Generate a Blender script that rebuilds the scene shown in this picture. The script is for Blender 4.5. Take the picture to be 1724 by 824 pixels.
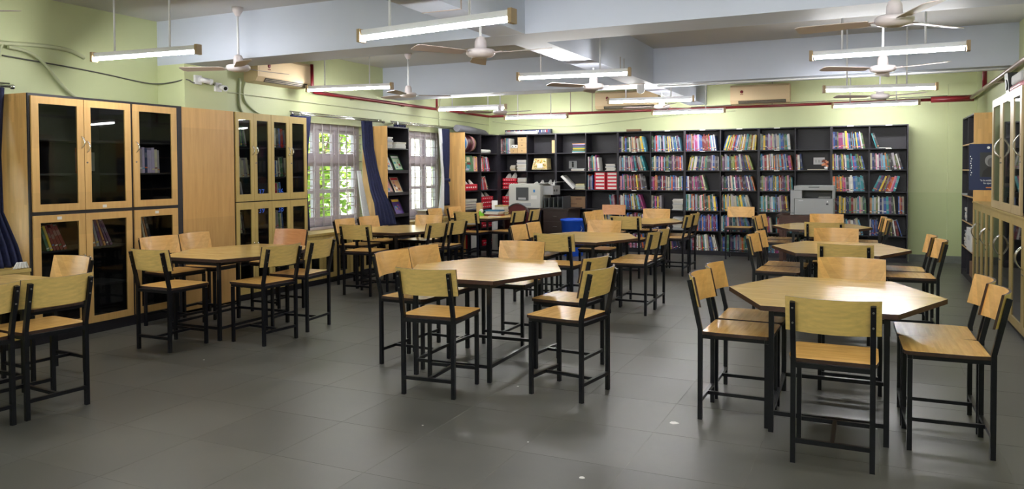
import bpy, math, random
from mathutils import Matrix, Vector
R = math.radians
PI = math.pi
rnd = random.Random(7)
for o in list(bpy.data.objects):
    bpy.data.objects.remove(o)
scene = bpy.context.scene
COL = scene.collection

# ------------------------------------------------------------------ camera
cam_d = bpy.data.cameras.new('camera')
cam = bpy.data.objects.new('camera', cam_d); COL.objects.link(cam)
yaw, pitch, roll = 0.43655, 0.027257, 0.0048433
fw = Vector((-math.sin(yaw)*math.cos(pitch), math.cos(yaw)*math.cos(pitch), -math.sin(pitch)))
rt = Vector((math.cos(yaw), math.sin(yaw), 0))
dn = fw.cross(rt)
r2 = rt*math.cos(roll) + dn*math.sin(roll)
d2 = dn*math.cos(roll) - rt*math.sin(roll)
cam.matrix_world = Matrix(((r2.x, -d2.x, -fw.x, 0), (r2.y, -d2.y, -fw.y, 0), (r2.z, -d2.z, -fw.z, 1.55), (0, 0, 0, 1)))
cam_d.sensor_width = 36; cam_d.lens = 1289.4/1724*36
cam_d.shift_y = -(412-321.64)/1724
cam_d.clip_start = 0.05; cam_d.clip_end = 300
scene.camera = cam
# ------------------------------------------------------------------ world, sun, exposure
w = bpy.data.worlds.new('sky'); scene.world = w; w.use_nodes = True
nt = w.node_tree
bg = nt.nodes['Background']
bg.inputs['Color'].default_value = (0.86, 0.93, 1.0, 1)
bg.inputs['Strength'].default_value = 4.5
sd = bpy.data.lights.new('sun', 'SUN'); sd.energy = 10.0; sd.angle = R(2); sd.color = (1, .95, .86)
so = bpy.data.objects.new('sun', sd); COL.objects.link(so)
so.rotation_euler = (R(12), R(36), 0)
TUBE_POWER = 120.0
vs = scene.view_settings
vs.view_transform = 'Standard'; vs.look = 'None'; vs.gamma = 1; vs.use_curve_mapping = False
vs.exposure = 0.42
cy = scene.cycles
cy.max_bounces = 8; cy.diffuse_bounces = 5; cy.glossy_bounces = 3; cy.transparent_max_bounces = 12
cy.sample_clamp_indirect = 6; cy.caustics_reflective = False; cy.caustics_refractive = False

# ------------------------------------------------------------------ materials
MATS = {}
def lin(c):
    return tuple((v/255/12.92 if v/255 <= .04045 else ((v/255+.055)/1.055)**2.4) for v in c)
def mat(name, col, rough=.5, metal=0., spec=.5, emit=None, noise=0., nscale=8., bump=0., bscale=60., nstretch=None):
    m = bpy.data.materials.new(name); m.use_nodes = True
    t = m.node_tree; b = t.nodes['Principled BSDF']
    b.inputs['Base Color'].default_value = (*col, 1); b.inputs['Roughness'].default_value = rough
    b.inputs['Metallic'].default_value = metal; b.inputs['Specular IOR Level'].default_value = spec
    if emit:
        b.inputs['Emission Color'].default_value = (*emit[0], 1); b.inputs['Emission Strength'].default_value = emit[1]
    if noise or bump:
        tc = t.nodes.new('ShaderNodeTexCoord'); vec = tc.outputs['Object']
        if nstretch:
            mp = t.nodes.new('ShaderNodeMapping'); mp.inputs['Scale'].default_value = nstretch
            t.links.new(vec, mp.inputs['Vector']); vec = mp.outputs['Vector']
    if noise:
        n = t.nodes.new('ShaderNodeTexNoise'); n.inputs['Scale'].default_value = nscale; n.inputs['Detail'].default_value = 5
        t.links.new(vec, n.inputs['Vector'])
        cr = t.nodes.new('ShaderNodeValToRGB')
        cr.color_ramp.elements[0].position = .3; cr.color_ramp.elements[1].position = .7
        cr.color_ramp.elements[0].color = (*[c*(1-noise) for c in col], 1)
        cr.color_ramp.elements[1].color = (*[min(1, c*(1+noise)) for c in col], 1)
        t.links.new(n.outputs['Fac'], cr.inputs['Fac']); t.links.new(cr.outputs['Color'], b.inputs['Base Color'])
    if bump:
        n2 = t.nodes.new('ShaderNodeTexNoise'); n2.inputs['Scale'].default_value = bscale; n2.inputs['Detail'].default_value = 4
        t.links.new(vec, n2.inputs['Vector'])
        bp = t.nodes.new('ShaderNodeBump'); bp.inputs['Strength'].default_value = bump; bp.inputs['Distance'].default_value = .01
        t.links.new(n2.outputs['Fac'], bp.inputs['Height']); t.links.new(bp.outputs['Normal'], b.inputs['Normal'])
    MATS[name] = m
    return m
def wood(name, c1, c2, scale, rough=.3, strip=True, spec=.5, bw=.35, rh=.022):
    """laminated bamboo board: long strips (brick pattern) over a stretched grain"""
    m = bpy.data.materials.new(name); m.use_nodes = True
    t = m.node_tree; b = t.nodes['Principled BSDF']; b.inputs['Roughness'].default_value = rough
    b.inputs['Specular IOR Level'].default_value = spec
    tc = t.nodes.new('ShaderNodeTexCoord')
    mp = t.nodes.new('ShaderNodeMapping'); mp.inputs['Scale'].default_value = scale
    t.links.new(tc.outputs['Object'], mp.inputs['Vector'])
    n = t.nodes.new('ShaderNodeTexNoise'); n.inputs['Scale'].default_value = 1; n.inputs['Detail'].default_value = 6; n.inputs['Roughness'].default_value = .6
    t.links.new(mp.outputs['Vector'], n.inputs['Vector'])
    cr = t.nodes.new('ShaderNodeValToRGB'); cr.color_ramp.elements[0].position = .25; cr.color_ramp.elements[1].position = .75
    cr.color_ramp.elements[0].color = (*c1, 1); cr.color_ramp.elements[1].color = (*c2, 1)
    t.links.new(n.outputs['Fac'], cr.inputs['Fac'])
    out = cr.outputs['Color']
    if strip:
        w2 = t.nodes.new('ShaderNodeTexWhiteNoise'); w2.noise_dimensions = '2D'
        sp = t.nodes.new('ShaderNodeSeparateXYZ'); t.links.new(mp.outputs['Vector'], sp.inputs[0])
        # strips across the grain, staggered along it
        big = max(range(3), key=lambda i: scale[i]); small = min(range(3), key=lambda i: scale[i])
        f1 = t.nodes.new('ShaderNodeMath'); f1.operation = 'MULTIPLY'; f1.inputs[1].default_value = 1.2
        t.links.new(sp.outputs[big], f1.inputs[0])
        fl = t.nodes.new('ShaderNodeMath'); fl.operation = 'FLOOR'; t.links.new(f1.outputs[0], fl.inputs[0])
        off = t.nodes.new('ShaderNodeMath'); off.operation = 'MULTIPLY_ADD'; off.inputs[1].default_value = .37
        t.links.new(fl.outputs[0], off.inputs[0]); t.links.new(sp.outputs[small], off.inputs[2])
        fl2 = t.nodes.new('ShaderNodeMath'); fl2.operation = 'FLOOR'; t.links.new(off.outputs[0], fl2.inputs[0])
        cb = t.nodes.new('ShaderNodeCombineXYZ'); t.links.new(fl.outputs[0], cb.inputs[0]); t.links.new(fl2.outputs[0], cb.inputs[1])
        t.links.new(cb.outputs[0], w2.inputs['Vector'])
        hs = t.nodes.new('ShaderNodeHueSaturation')
        mr = t.nodes.new('ShaderNodeMapRange'); mr.inputs['To Min'].default_value = .88; mr.inputs['To Max'].default_value = 1.08
        t.links.new(w2.outputs['Value'], mr.inputs['Value']); t.links.new(mr.outputs['Result'], hs.inputs['Value'])
        t.links.new(out, hs.inputs['Color']); out = hs.outputs['Color']
    t.links.new(out, b.inputs['Base Color'])
    MATS[name] = m
    return m
def glass(name, tint, ior=1.45, rough=.02):
    m = bpy.data.materials.new(name); m.use_nodes = True
    t = m.node_tree; t.nodes.remove(t.nodes['Principled BSDF'])
    out = t.nodes['Material Output']
    tr = t.nodes.new('ShaderNodeBsdfTransparent'); tr.inputs['Color'].default_value = (*tint, 1)
    gl = t.nodes.new('ShaderNodeBsdfGlossy'); gl.inputs['Roughness'].default_value = rough
    lw = t.nodes.new('ShaderNodeLayerWeight'); lw.inputs['Blend'].default_value = .5
    pw_ = t.nodes.new('ShaderNodeMath'); pw_.operation = 'POWER'; pw_.inputs[1].default_value = 5.0
    t.links.new(lw.outputs['Facing'], pw_.inputs[0])
    f0 = ((ior-1)/(ior+1))**2
    fr = t.nodes.new('ShaderNodeMath'); fr.operation = 'MULTIPLY_ADD'; fr.inputs[1].default_value = 1-f0; fr.inputs[2].default_value = f0
    t.links.new(pw_.outputs[0], fr.inputs[0])
    mx = t.nodes.new('ShaderNodeMixShader')
    t.links.new(fr.outputs[0], mx.inputs[0]); t.links.new(tr.outputs[0], mx.inputs[1]); t.links.new(gl.outputs[0], mx.inputs[2])
    t.links.new(mx.outputs[0], out.inputs['Surface'])
    MATS[name] = m
    return m
def attr_mat(name, rough=.45, spec=.4):
    m = bpy.data.materials.new(name); m.use_nodes = True
    t = m.node_tree; b = t.nodes['Principled BSDF']; b.inputs['Roughness'].default_value = rough
    b.inputs['Specular IOR Level'].default_value = spec
    a = t.nodes.new('ShaderNodeAttribute'); a.attribute_name = 'Col'
    t.links.new(a.outputs['Color'], b.inputs['Base Color'])
    MATS[name] = m
    return m

wood('seat_wood', (.57, .30, .085), (.76, .46, .14), (4, 40, 40), rough=.22)
wood('back_wood', (.60, .33, .10), (.78, .48, .165), (4, 40, 40), rough=.28)
wood('table_wood', (.54, .345, .105), (.73, .50, .19), (3, 34, 34), rough=.2)
wood('pink_wood', (.50, .22, .09), (.64, .33, .15), (3, 50, 50), rough=.28, strip=False)
mat('back_yellow', (.72, .50, .17), .45, noise=.12, nscale=5, nstretch=(2, 12, 12))
wood('panel_wood', (.57, .32, .105), (.72, .44, .165), (22, 22, 2.0), rough=.38)
wood('door_wood', (.60, .35, .12), (.73, .46, .175), (26, 26, 2.5), rough=.35)
mat('door_yellow', (.55, .40, .135), .38, noise=.07, nscale=4, nstretch=(6, 6, 1))
mat('door_tan', (.43, .315, .115), .38, noise=.07, nscale=4, nstretch=(6, 6, 1))
mat('door_cream', (.45, .345, .18), .38, noise=.06, nscale=4, nstretch=(6, 6, 1))
mat('wood_edge', (.035, .014, .008), .5, noise=.4, nscale=30)
mat('black_metal', (.004, .0045, .0075), .3, metal=.0, spec=.38, noise=.3, nscale=60)
mat('black_laminate', (.011, .0095, .015), .5, noise=.25, nscale=12, nstretch=(1, 1, 8))
mat('dark_inside', (.018, .016, .018), .6)
mat('bolt', (.22, .21, .2), .35, metal=.9)
mat('chrome', (.75, .75, .76), .15, metal=1)
mat('white_metal', (.72, .72, .74), .35)
mat('cap_tan', (.36, .25, .13), .5)
mat('tube_light', (1, 1, 1), .4, emit=((1, 1, 1), TUBE_POWER))
mat('fan_white', (.62, .56, .57), .35)
mat('fan_blade', (.46, .38, .36), .4)
mat('wall_green', (.545, .59, .335), .55, noise=.05, nscale=1.5, bump=.06, bscale=25)
mat('ceiling_white', (.50, .50, .51), .7, noise=.04, nscale=1)
mat('beam_blue', (.52, .56, .66), .6, noise=.04, nscale=1.2, bump=.05, bscale=14)
mat('skirting', (.16, .17, .15), .5, noise=.2, nscale=6)
mat('grout', (.16, .16, .14), .8, noise=.4, nscale=5)
mat('red_pipe', (.19, .010, .018), .35)
mat('grey_pipe', (.36, .29, .25), .3, metal=.3)
mat('conduit', (.47, .50, .31), .5)
mat('cable_dark', (.09, .09, .08), .5)
mat('navy', (.008, .012, .055), .8, noise=.3, nscale=40)
mat('white_cloth', (.75, .75, .76), .8)
mat('window_paint', (.50, .445, .485), .45, noise=.08, nscale=6)
mat('grill_paint', (.52, .47, .50), .4)
glass('pane_dark', (.78, .80, .80), 1.42)
glass('pane_clear', (.9, .93, .92), 1.3)
mat('ac_cream', (.66, .50, .30), .4)
mat('ac_dark', (.05, .045, .04), .5)
mat('ac_white', (.66, .55, .38), .4)
mat('blue_plastic', (.012, .10, .68), .35)
mat('copier_white', (.58, .58, .54), .4)
mat('copier_grey', (.40, .41, .42), .4)
mat('copier_dark', (.055, .06, .065), .4)
mat('label_blue', (.03, .22, .6), .4)
mat('paper', (.74, .73, .70), .7)
mat('paper_grey', (.42, .42, .42), .7)
mat('red_wrap', (.55, .01, .03), .3)
mat('pink_wrap', (.55, .25, .28), .35)
mat('maroon', (.075, .01, .016), .35)
mat('brown_wood', (.07, .025, .015), .35, noise=.35, nscale=10, nstretch=(1, 8, 8))
mat('dark_desk', (.03, .018, .014), .4)
mat('cardboard', (.24, .14, .075), .8, noise=.1, nscale=5)
mat('drawer_wood', (.60, .40, .19), .45, noise=.08, nscale=8)
mat('green_plastic', (.22, .62, .05), .35)
mat('grey_cloth', (.16, .16, .18), .85)
mat('poster_blue', (.008, .018, .075), .4)
mat('poster_grey', (.03, .03, .034), .4)
mat('skin_grey', (.10, .10, .105), .5)
mat('hair_grey', (.24, .24, .25), .6)
mat('print_white', (.8, .8, .82), .5)
mat('print_orange', (.7, .22, .05), .5)
mat('print_blue', (.02, .12, .75), .4)
mat('black_plastic', (.012, .012, .013), .4)
mat('bark', (.16, .10, .06), .8, noise=.4, nscale=10)
mat('outer_wall', (.80, .74, .62), .7, noise=.06, nscale=2)
mat('outer_window', (.18, .2, .2), .3)
mat('lawn', (.12, .2, .05), .9, noise=.4, nscale=3)
glass('plastic_film', (.88, .88, .9), 1.35, .08)
attr_mat('book_print'); attr_mat('leaf_paint', .5)
# floor: polished dark stone, worn unevenly
def floor_mat():
    m = bpy.data.materials.new('floor_stone'); m.use_nodes = True
    t = m.node_tree; b = t.nodes['Principled BSDF']
    g = t.nodes.new('ShaderNodeNewGeometry'); oi = t.nodes.new('ShaderNodeObjectInfo')
    n = t.nodes.new('ShaderNodeTexNoise'); n.inputs['Scale'].default_value = 1.1; n.inputs['Detail'].default_value = 7; n.inputs['Roughness'].default_value = .62
    t.links.new(g.outputs['Position'], n.inputs['Vector'])
    cr = t.nodes.new('ShaderNodeValToRGB')
    cr.color_ramp.elements[0].position = .3; cr.color_ramp.elements[0].color = (.066, .065, .059, 1)
    cr.color_ramp.elements[1].position = .72; cr.color_ramp.elements[1].color = (.118, .114, .098, 1)
    t.links.new(n.outputs['Fac'], cr.inputs['Fac'])
    hs = t.nodes.new('ShaderNodeHueSaturation'); mr = t.nodes.new('ShaderNodeMapRange')
    mr.inputs['To Min'].default_value = .9; mr.inputs['To Max'].default_value = 1.1
    t.links.new(oi.outputs['Random'], mr.inputs['Value']); t.links.new(mr.outputs['Result'], hs.inputs['Value'])
    t.links.new(cr.outputs['Color'], hs.inputs['Color'])
    # scuffs
    n3 = t.nodes.new('ShaderNodeTexNoise'); n3.inputs['Scale'].default_value = 9; n3.inputs['Detail'].default_value = 8; n3.inputs['Roughness'].default_value = .7
    t.links.new(g.outputs['Position'], n3.inputs['Vector'])
    c3 = t.nodes.new('ShaderNodeValToRGB'); c3.color_ramp.elements[0].position = .66; c3.color_ramp.elements[1].position = .82
    c3.color_ramp.elements[1].color = (.25, .25, .25, 1)
    t.links.new(n3.outputs['Fac'], c3.inputs['Fac'])
    mx = t.nodes.new('ShaderNodeMix'); mx.data_type = 'RGBA'
    t.links.new(c3.outputs['Color'], mx.inputs['Factor']); t.links.new(hs.outputs['Color'], mx.inputs[6]); mx.inputs[7].default_value = (.3, .3, .27, 1)
    t.links.new(mx.outputs[2], b.inputs['Base Color'])
    r = t.nodes.new('ShaderNodeMapRange'); r.inputs['To Min'].default_value = .28; r.inputs['To Max'].default_value = .5
    t.links.new(n.outputs['Fac'], r.inputs['Value']); t.links.new(r.outputs['Result'], b.inputs['Roughness'])
    b.inputs['Specular IOR Level'].default_value = .45
    MATS['floor_stone'] = m
floor_mat()
# wall paint: same green, a slightly deeper dado below 1.15 m
def dado():
    m = MATS['wall_green']; t = m.node_tree; b = t.nodes['Principled BSDF']
    src = b.inputs['Base Color'].links[0].from_socket
    g = t.nodes.new('ShaderNodeNewGeometry'); sp = t.nodes.new('ShaderNodeSeparateXYZ'); t.links.new(g.outputs['Position'], sp.inputs[0])
    lt = t.nodes.new('ShaderNodeMath'); lt.operation = 'LESS_THAN'; lt.inputs[1].default_value = 1.15; t.links.new(sp.outputs['Z'], lt.inputs[0])
    mx = t.nodes.new('ShaderNodeMix'); mx.data_type = 'RGBA'; t.links.new(lt.outputs[0], mx.inputs['Factor'])
    t.links.new(src, mx.inputs[6]); mx.inputs[7].default_value = (.48, .54, .29, 1)
    t.links.new(mx.outputs[2], b.inputs['Base Color'])
dado()

# ------------------------------------------------------------------ mesh helpers
class MB:
    def __init__(s): s.v = []; s.f = []; s.m = []; s.c = []; s.cur = 0; s.col = (1, 1, 1); s.sm = []
    def quad(s, ids, m=None, smooth=False):
        s.f.append(tuple(ids)); s.m.append(s.cur if m is None else m); s.c.append(s.col); s.sm.append(smooth)
    def box(s, x0, x1, y0, y1, z0, z1, m=None, M=None, top=None, skip=()):
        b = len(s.v)
        for z in (z0, z1):
            for (x, y) in ((x0, y0), (x1, y0), (x1, y1), (x0, y1)):
                p = Vector((x, y, z))
                if M: p = M @ p
                s.v.append(p)
        s.quad((b+3, b+2, b+1, b), m)
        s.quad((b+4, b+5, b+6, b+7), m if top is None else top)
        for i in range(4):
            j = (i+1) % 4
            s.quad((b+i, b+j, b+j+4, b+i+4), m)
        return s
    def bar(s, p, q, w, h=None, up=(0, 0, 1), m=None):
        """square bar from p to q"""
        h = h or w; p = Vector(p); q = Vector(q); d = (q-p).normalized()
        up = Vector(up)
        if abs(d.dot(up)) > .99: up = Vector((0, 1, 0))
        sx = d.cross(up).normalized(); sz = sx.cross(d).normalized()
        b = len(s.v)
        for e in (p, q):
            for (a, c) in ((-1, -1), (1, -1), (1, 1), (-1, 1)):
                s.v.append(e + sx*(a*w/2) + sz*(c*h/2))
        s.quad((b+3, b+2, b+1, b), m); s.quad((b+4, b+5, b+6, b+7), m)
        for i in range(4):
            j = (i+1) % 4
            s.quad((b+i, b+j, b+j+4, b+i+4), m)
        return s
    def poly_bar(s, pts, w, h=None, side=(1, 0, 0), m=None):
        """square bar through several points lying in a plane whose normal is `side`"""
        h = h or w; sd_ = Vector(side); P = [Vector(p) for p in pts]; b = len(s.v); n = len(P)
        for i, p in enumerate(P):
            d = (P[min(i+1, n-1)]-P[max(i-1, 0)]).normalized(); u = sd_.cross(d).normalized()
            for (a, c) in ((-1, -1), (1, -1), (1, 1), (-1, 1)): s.v.append(p + sd_*(a*w/2) + u*(c*h/2))
        for k in range(n-1):
            for i in range(4):
                j = (i+1) % 4; o = b+4*k
                s.quad((o+i, o+j, o+j+4, o+i+4), m)
        s.quad((b+3, b+2, b+1, b), m); e = b+4*(n-1); s.quad((e, e+1, e+2, e+3), m)
        return s
    def tube(s, pts, r, n=8, m=None, cap=True):
        P = [Vector(p) for p in pts]; b = len(s.v); rs = r if isinstance(r, (list, tuple)) else [r]*len(P)
        prev = None
        for i, p in enumerate(P):
            d = (P[min(i+1, len(P)-1)]-P[max(i-1, 0)]).normalized()
            if prev is None:
                a = d.orthogonal().normalized()
            else:
                a = (prev - d*prev.dot(d)).normalized()
            prev = a; c = d.cross(a)
            for k in range(n):
                t = 2*PI*k/n
                s.v.append(p + a*(math.cos(t)*rs[i]) + c*(math.sin(t)*rs[i]))
        for i in range(len(P)-1):
            for k in range(n):
                o = b+i*n
                s.quad((o+k, o+(k+1) % n, o+n+(k+1) % n, o+n+k), m, True)
        if cap:
            s.quad(tuple(b+n-1-k for k in range(n)), m); e = b+(len(P)-1)*n; s.quad(tuple(e+k for k in range(n)), m)
        return s
    def lathe(s, prof, c=(0, 0, 0), n=20, m=None, M=None):
        b = len(s.v); c = Vector(c)
        for (r, z) in prof:
            for k in range(n):
                t = 2*PI*k/n; p = Vector((r*math.cos(t), r*math.sin(t), z))
                if M: p = M @ p
                s.v.append(c+p)
        for i in range(len(prof)-1):
            for k in range(n):
                o = b+i*n
                s.quad((o+k, o+(k+1) % n, o+n+(k+1) % n, o+n+k), m, True)
        s.quad(tuple(b+n-1-k for k in range(n)), m); e = b+(len(prof)-1)*n; s.quad(tuple(e+k for k in range(n)), m)
        return s
    def prism(s, poly, z0, z1, m=None, top=None):
        b = len(s.v); n = len(poly)
        for z in (z0, z1):
            for (x, y) in poly: s.v.append(Vector((x, y, z)))
        s.quad(tuple(b+n-1-k for k in range(n)), m); s.quad(tuple(b+n+k for k in range(n)), m if top is None else top)
        for i in range(n):
            j = (i+1) % n; s.quad((b+i, b+j, b+n+j, b+n+i), m)
        return s
    def extrude(s, poly3, off, m=None, front=None):
        """3-D polygon pushed along off"""
        b = len(s.v); n = len(poly3); off = Vector(off)
        for p in poly3: s.v.append(Vector(p))
        for p in poly3: s.v.append(Vector(p)+off)
        s.quad(tuple(b+k for k in range(n)), m if front is None else front); s.quad(tuple(b+2*n-1-k for k in range(n)), m)
        for i in range(n):
            j = (i+1) % n; s.quad((b+j, b+i, b+n+i, b+n+j), m)
        return s
    def grid(s, rows, m=None, smooth=True):
        b = len(s.v); nr = len(rows); nc = len(rows[0])
        for r in rows:
            for p in r: s.v.append(Vector(p))
        for i in range(nr-1):
            for j in range(nc-1):
                o = b+i*nc+j; s.quad((o, o+1, o+nc+1, o+nc), m, smooth)
        return s
    def mesh(s, name, mats, org=(0, 0, 0), color=False):
        me = bpy.data.meshes.new(name); org = Vector(org)
        me.from_pydata([v-org for v in s.v], [], s.f)
        for m in mats: me.materials.append(MATS[m])
        me.polygons.foreach_set('material_index', s.m); me.polygons.foreach_set('use_smooth', s.sm)
        if color:
            ca = me.color_attributes.new('Col', 'FLOAT_COLOR', 'CORNER')
            buf = []
            for f, c in zip(s.f, s.c):
                buf += [c[0], c[1], c[2], 1.0]*len(f)
            ca.data.foreach_set('color', buf)
        me.update()
        return me
    def build(s, name, mats, parent=None, org=None, color=False, bevel=0, solid=0):
        if isinstance(mats, str): mats = [mats]
        if org is None: org = worldloc(parent) if parent else (0, 0, 0)
        o = bpy.data.objects.new(name, s.mesh(name, mats, org, color)); COL.objects.link(o)
        if parent: o.parent = parent
        elif any(abs(a) > 0 for a in org): o.location = org
        if solid:
            md = o.modifiers.new('thickness', 'SOLIDIFY'); md.thickness = solid; md.offset = 0
        if bevel:
            md = o.modifiers.new('bevel', 'BEVEL'); md.width = bevel; md.segments = 2; md.limit_method = 'ANGLE'
        return o
def worldloc(o):
    l = Vector((0, 0, 0))
    while o is not None: l = l + o.location; o = o.parent
    return l
def tag(o, label, cat, group=None, kind=None):
    o['label'] = label; o['category'] = cat
    if group: o['group'] = group
    if kind: o['kind'] = kind
    return o
def thing(name, label, cat, loc=(0, 0, 0), rz=0, group=None):
    o = bpy.data.objects.new(name, None); COL.objects.link(o); o.location = loc; o.rotation_euler = (0, 0, rz)
    o.empty_display_size = .1
    return tag(o, label, cat, group)
def struct(o):
    o['kind'] = 'structure'; return o
def copy_tree(o, parent=None):
    c = o.copy(); COL.objects.link(c); c.parent = parent
    for ch in list(o.children): copy_tree(ch, c)
    return c
def text(name, body, size, m, parent, loc, rot, ext=.001):
    cu = bpy.data.curves.new(name, 'FONT'); cu.body = body; cu.size = size; cu.extrude = ext; cu.align_x = 'CENTER'; cu.align_y = 'CENTER'
    t = bpy.data.objects.new(name, cu); COL.objects.link(t)
    dg = bpy.context.evaluated_depsgraph_get(); me = bpy.data.meshes.new_from_object(t.evaluated_get(dg))
    bpy.data.objects.remove(t); bpy.data.curves.remove(cu)
    me.materials.clear(); me.materials.append(MATS[m]); me.name = name
    o = bpy.data.objects.new(name, me); COL.objects.link(o); o.parent = parent
    o.location = Vector(loc)-worldloc(parent); o.rotation_euler = rot
    return o
ORD = lambda n: '%d%s' % (n, 'th' if 10 <= n % 100 <= 20 else {1: 'st', 2: 'nd', 3: 'rd'}.get(n % 10, 'th'))

# ================================================================== ROOM SHELL
XL, XR, YB, YN, ZC = -7.2, 1.55, 14.30, -2.6, 3.22
# --- floor: bed of grout with a slab of stone in every joint grid cell
fl = struct(MB().box(XL, XR, YN, YB, -.06, -.0008).build('floor', 'grout'))
T = .6; g = .0016
proj_ok = []
Mi = cam.matrix_world.inverted()
def pix(p):
    q = Mi @ Vector(p); d = -q.z
    if d < .05: return None
    return 862+1289.4*q.x/d, 321.64-1289.4*q.y/d, d
tiles = []
for i in range(-11, 6):
    for j in range(-10, 21):
        x0, y0 = -1.14+T*i, 3.2+T*j
        x1, y1 = min(x0+T, XR), min(y0+T, YB); x0 = max(x0, XL); y0 = max(y0, YN)
        if x1-x0 < .05 or y1-y0 < .05: continue
        inview = False; dmin = 99
        for px in (x0, (x0+x1)/2, x1):
            for py in (y0, (y0+y1)/2, y1):
                q = pix((px, py, 0))
                if q and -5 < q[0] < 1729 and q[1] < 830: inview = True; dmin = min(dmin, q[2])
        if x1 < -6.7 and y1 < 13: inview = False
        tiles.append((0 if inview else 1, dmin, x0, x1, y0, y1))
tiles.sort()
seen = [t for t in tiles if t[0] == 0][:300]
rest = MB()
sq = MB().box(g, T-g, g, T-g, -.02, 0).mesh('floor_tile', ['floor_stone'])
for k, (a, b_, x0, x1, y0, y1) in enumerate(tiles):
    if k < len(seen):
        if abs(x1-x0-T) < 1e-4 and abs(y1-y0-T) < 1e-4:
            o = bpy.data.objects.new('floor_tile', sq); COL.objects.link(o); o.location = (x0, y0, 0); o.parent = fl
        else:
            MB().box(x0+g, x1-g, y0+g, y1-g, -.02, 0).build('floor_tile', 'floor_stone', fl)
    else:
        rest.box(x0+g, x1-g, y0+g, y1-g, -.02, 0)
if rest.v:
    rest.build('floor_tile', 'floor_stone', fl)['kind'] = 'stuff'
for k, (x, y, r_) in enumerate(((-1.07, 4.62, .035), (-1.75, 3.95, .008), (-2.45, 3.95, .008), (-2.27, 4.95, .012), (-4.95, 4.6, .012), (.05, 5.0, .006), (-1.3, 3.6, .02))):
    rr_ = random.Random(k); pts_ = [(x+r_*rr_.uniform(.5, 1)*math.cos(a*PI/4), y+r_*rr_.uniform(.5, 1)*math.sin(a*PI/4)) for a in range(8)]
    MB().prism(pts_, 0, .0006).build('paint_fleck', 'paper', fl)
# --- ceiling and beams
struct(MB().box(XL-.25, XR+.25, YN-.2, YB+.25, ZC, ZC+.18).build('ceiling', 'ceiling_white'))
bm_ = MB().box(XL, XR, 6.10, 6.58, 2.73, ZC)
struct(bm_.build('trim_1', 'beam_blue'))
struct(MB().box(XL, XR, 10.47, 10.95, 2.73, ZC).build('trim_2', 'beam_blue'))
lb = MB()
for y0, y1 in ((YN, 6.10), (6.58, 10.47), (10.95, YB)): lb.box(-3.04, -2.715, y0, y1, 2.731, ZC)
struct(lb.build('trim_3', 'beam_blue'))
cj = MB()
for y in (4.95, 8.9, 9.05): cj.box(-3.045, -2.71, y-.006, y+.006, 2.727, 2.90)
o = cj.build('wire_clip', 'grey_pipe'); struct(o); o.name = 'trim_4'
# --- walls
struct(MB().box(XL-.25, XR+.25, YB, YB+.25, 0, ZC).build('wall_back', 'wall_green'))
struct(MB().box(XR, XR+.25, YN, YB, 0, ZC).build('wall_right', 'wall_green'))
struct(MB().box(XL-.25, XR+.25, YN-.2, YN, 0, ZC).build('wall_front', 'wall_green'))
WINS = [(2.3, 4.15), (8.42, 9.93), (10.93, 12.42)]
ZW0, ZW1 = .74, 2.24
wl = MB(); ys = [YN]
for a, b_ in WINS: ys += [a, b_]
ys.append(YB)
for i in range(0, len(ys), 2): wl.box(XL-.25, XL, ys[i], ys[i+1], 0, ZC)
for a, b_ in WINS: wl.box(XL-.25, XL, a, b_, 0, ZW0).box(XL-.25, XL, a, b_, ZW1, ZC)
struct(wl.build('wall_left', 'wall_green'))
struct(MB().box(XL, -6.79, 6.10, 6.72, 0, 2.73).build('trim_5', 'wall_green'))             # pillar on the left wall
struct(MB().box(1.15, XR, YB-.06, YB, 0, 2.9).build('trim_6', 'wall_green'))                  # pier at the far right corner
sk = MB().box(.60, 1.15, YB-.02, YB, 0, .12).box(1.145, XR, YB-.08, YB-.06, 0, .12)
struct(sk.build('baseboard_back', 'skirting'))
struct(MB().box(XR-.02, XR, 12.95, YB-.08, 0, .12).box(XR-.02, XR, YN, 7.2, 0, .12).build('baseboard_right', 'skirting'))
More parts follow.
